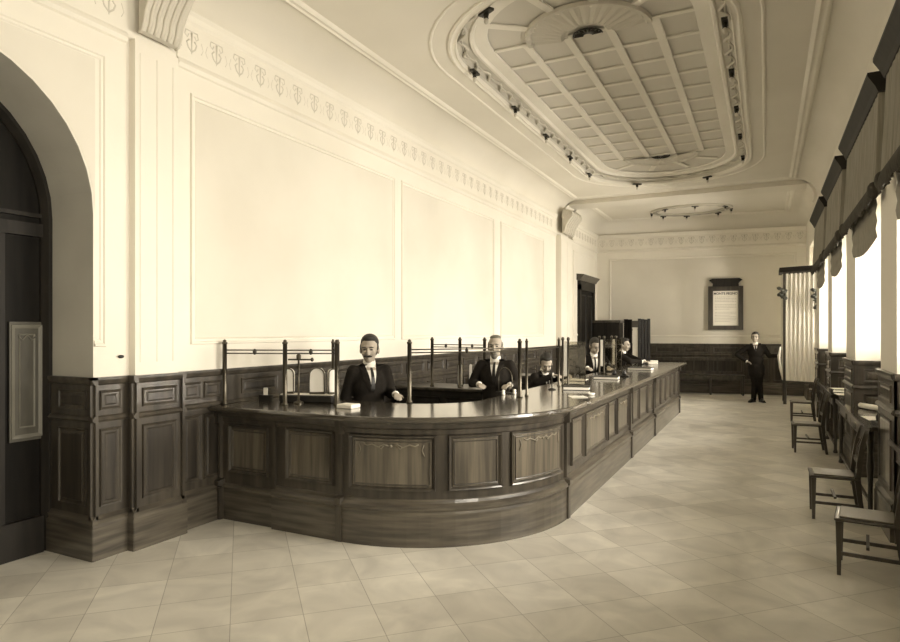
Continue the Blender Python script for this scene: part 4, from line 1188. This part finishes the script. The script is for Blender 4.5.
def stand(hip=.88, a=.1, b=-.1): return [((.1, -.01, .47), (.11, .02, .08), (.13, -.15, .03)), ((-.1, -.01, .47), (-.11, .02, .08), (-.13, -.15, .03))]
D = math.radians
# 1 moustached clerk behind the wing, head turned a little to his right
person('clerk with dark moustache in dark suit and light shirt, behind left part of counter', (-3.62, 5.37, 0), D(50), dict(
    hip=.83, lean=.06, hs=1.2, yaw=D(-24), nod=.08, mous=True, hair='hair', legs=stand(),
    arms=[((.22, -.06, 1.08), (.2, -.26, 1.09), (-.1, -1, -.05), (0, 0, -1)), ((-.23, .06, 1.04), (-.2, -.1, .86), (.1, -.4, -1), (.5, 0, 0))]))
# 2 white haired clerk behind the corner
person('white haired bearded clerk facing the camera behind the rounded counter corner', (-2.87, 6.93, 0), D(14), dict(
    hip=.83, lean=.05, hair='greyhair', bald=True, beard='greyhair', mous='greyhair', legs=stand(),
    arms=[((.26, -.02, 1.1), (.2, -.24, 1.1), (-.5, -1, 0), (0, 0, -1)), ((-.28, 0, 1.1), (-.16, -.22, 1.1), (.5, -1, 0), (0, 0, -1))]))
# 3 clerk bent over writing
person('seated clerk bent over his writing behind the nearer glass screen', (-3.02, 8.75, 0), D(62), dict(
    hip=.62, lean=.42, nod=.55, yaw=D(-35), mous=True, legs=[((.13, -.42, .6), (.12, -.4, .1), (.12, -.55, .04)), ((-.13, -.42, .6), (-.12, -.4, .1), (-.12, -.55, .04))],
    arms=[((.24, -.32, 1.0), (.1, -.52, 1.11), (-.2, -1, 0), (0, 0, -1)), ((-.25, -.32, 1.0), (-.12, -.52, 1.11), (.2, -1, 0), (0, 0, -1))]))
# 4 clerk behind the second screen
person('clerk with white shirt front leaning forward behind the second glass screen', (-2.7, 10.85, 0), D(30), dict(
    hip=.78, lean=.26, nod=.35, yaw=D(10), legs=stand(), vbot=.2,
    arms=[((.27, -.18, 1.1), (.18, -.38, 1.1), (-.2, -1, 0), (0, 0, -1)), ((-.27, -.18, 1.1), (-.18, -.38, 1.1), (.2, -1, 0), (0, 0, -1))]))
# 5 far clerk leaning on the counter looking right
person('moustached clerk seen in profile, leaning over far end of counter', (-2.85, 13.2, 0), D(88), dict(
    hip=.78, lean=.42, nod=.1, yaw=D(-8), mous=True, hair='hair', legs=[((.1, -.03, .44), (.1, .05, .08), (.12, -.12, .03)), ((-.1, -.03, .44), (-.1, .05, .08), (-.12, -.12, .03))],
    arms=[((.26, -.42, 1.11), (.12, -.62, 1.1), (-.4, -1, 0), (0, 0, -1)), ((-.26, -.42, 1.11), (-.1, -.62, 1.1), (.4, -1, 0), (0, 0, -1))]))
mb = MB(); mb.box(-.09, -.05, 0, .09, .05, .05, bev=.01); mb.box(-.05, -.04, .05, .1, .04, .08, bev=.01); o = mb.build('paper_bundle', 'paper'); o.location = (-2.05, 13.25, TZ); o.rotation_euler = (0, 0, .3); tag(o, 'white paper bundle under the hands of the far clerk', 'paper bundle')
# 6 standing man, hand on hip
person('man in dark suit standing in front of the far bench with one hand on hip', (-.21, 16.98, 0), D(2), dict(
    hip=.855, lean=.0, side=-.04, hair='hair', yaw=D(-6), vtop=.56, vbot=.38,
    legs=[((.07, -.02, .46), (.1, .03, .08), (.16, -.13, .03)), ((-.04, -.03, .46), (-.06, -.06, .08), (-.14, -.2, .03))],
    arms=[((.28, .0, 1.12), (.47, -.05, 1.13), (1, -.1, .15), (0, -.3, -1)), ((-.43, .06, 1.14), (-.21, -.04, .98), (1, -.35, -.3), (0, .2, -1))]))
# stool for the seated clerk
t = thing('wooden_stool', 'plain wooden stool under the bent clerk', 'stool', (-3.05, 8.77, 0), D(62))
mb = MB(); mb.lathe([(.17, .44), (.18, .46), (.18, .485), (.16, .5)], n=20); mb.build('seat', 'wood', t)
for a in (45, 135, 225, 315):
    q = D(a); mb = MB(); mb.tube([(.17*math.cos(q), .17*math.sin(q), 0), (.12*math.cos(q), .12*math.sin(q), .45)], .015, 8); mb.build('leg', 'wood', t)

# ------------------------------------------------------------------ light
w = bpy.data.worlds.new('World'); SC.world = w; w.use_nodes = True
bg = w.node_tree.nodes['Background']; bg.inputs[0].default_value = rgb('#fffaea'); bg.inputs[1].default_value = 2.0
def area(name, loc, rot, sx, sy, e, col='#fff0de'):
    l = bpy.data.lights.new(name, 'AREA'); l.shape = 'RECTANGLE'; l.size = sx; l.size_y = sy; l.energy = e; l.color = rgb(col)[:3]
    o = bpy.data.objects.new(name, l); COL.objects.link(o); o.location = loc; o.rotation_euler = rot; return o
wi = 0
for (a, b), (c, d) in zip(PIERS, PIERS[1:]):
    area('daylight', (XG+.12, (b+c)/2, 2.2), (0, D(90), 0), 1.7, c-b-.1, (150 if c < 4 else 335)*(c-b)/1.9)
GROUPS = {'valance': 'pleated valances over the windows', 'paper': 'loose paper sheets on desks and counter', 'ledger': 'ledgers on the long counter',
          'counter rail': 'brass rails on the counter and inner desk', 'glass screen': 'glass screens on the long counter', 'lamp shade': 'white arched shades behind the counter'}
for o in list(bpy.data.objects):
    if o.parent is None and o.get('category') in GROUPS: o['group'] = GROUPS[o['category']]
# ------------------------------------------------------------------ camera
cam = bpy.data.cameras.new('camera'); co = bpy.data.objects.new('camera', cam); COL.objects.link(co)
cam.sensor_width = 36; cam.lens = 630/900*36; cam.shift_y = 10/900; cam.clip_start = .05
co.location = (0, 0, 1.72); co.rotation_euler = (PI/2, 0, math.atan2(316, 630))
SC.camera = co
SC.view_settings.view_transform = 'Standard'; SC.view_settings.look = 'None'; SC.view_settings.gamma = 1
SC.view_settings.exposure = 0.14; SC.view_settings.use_curve_mapping = False
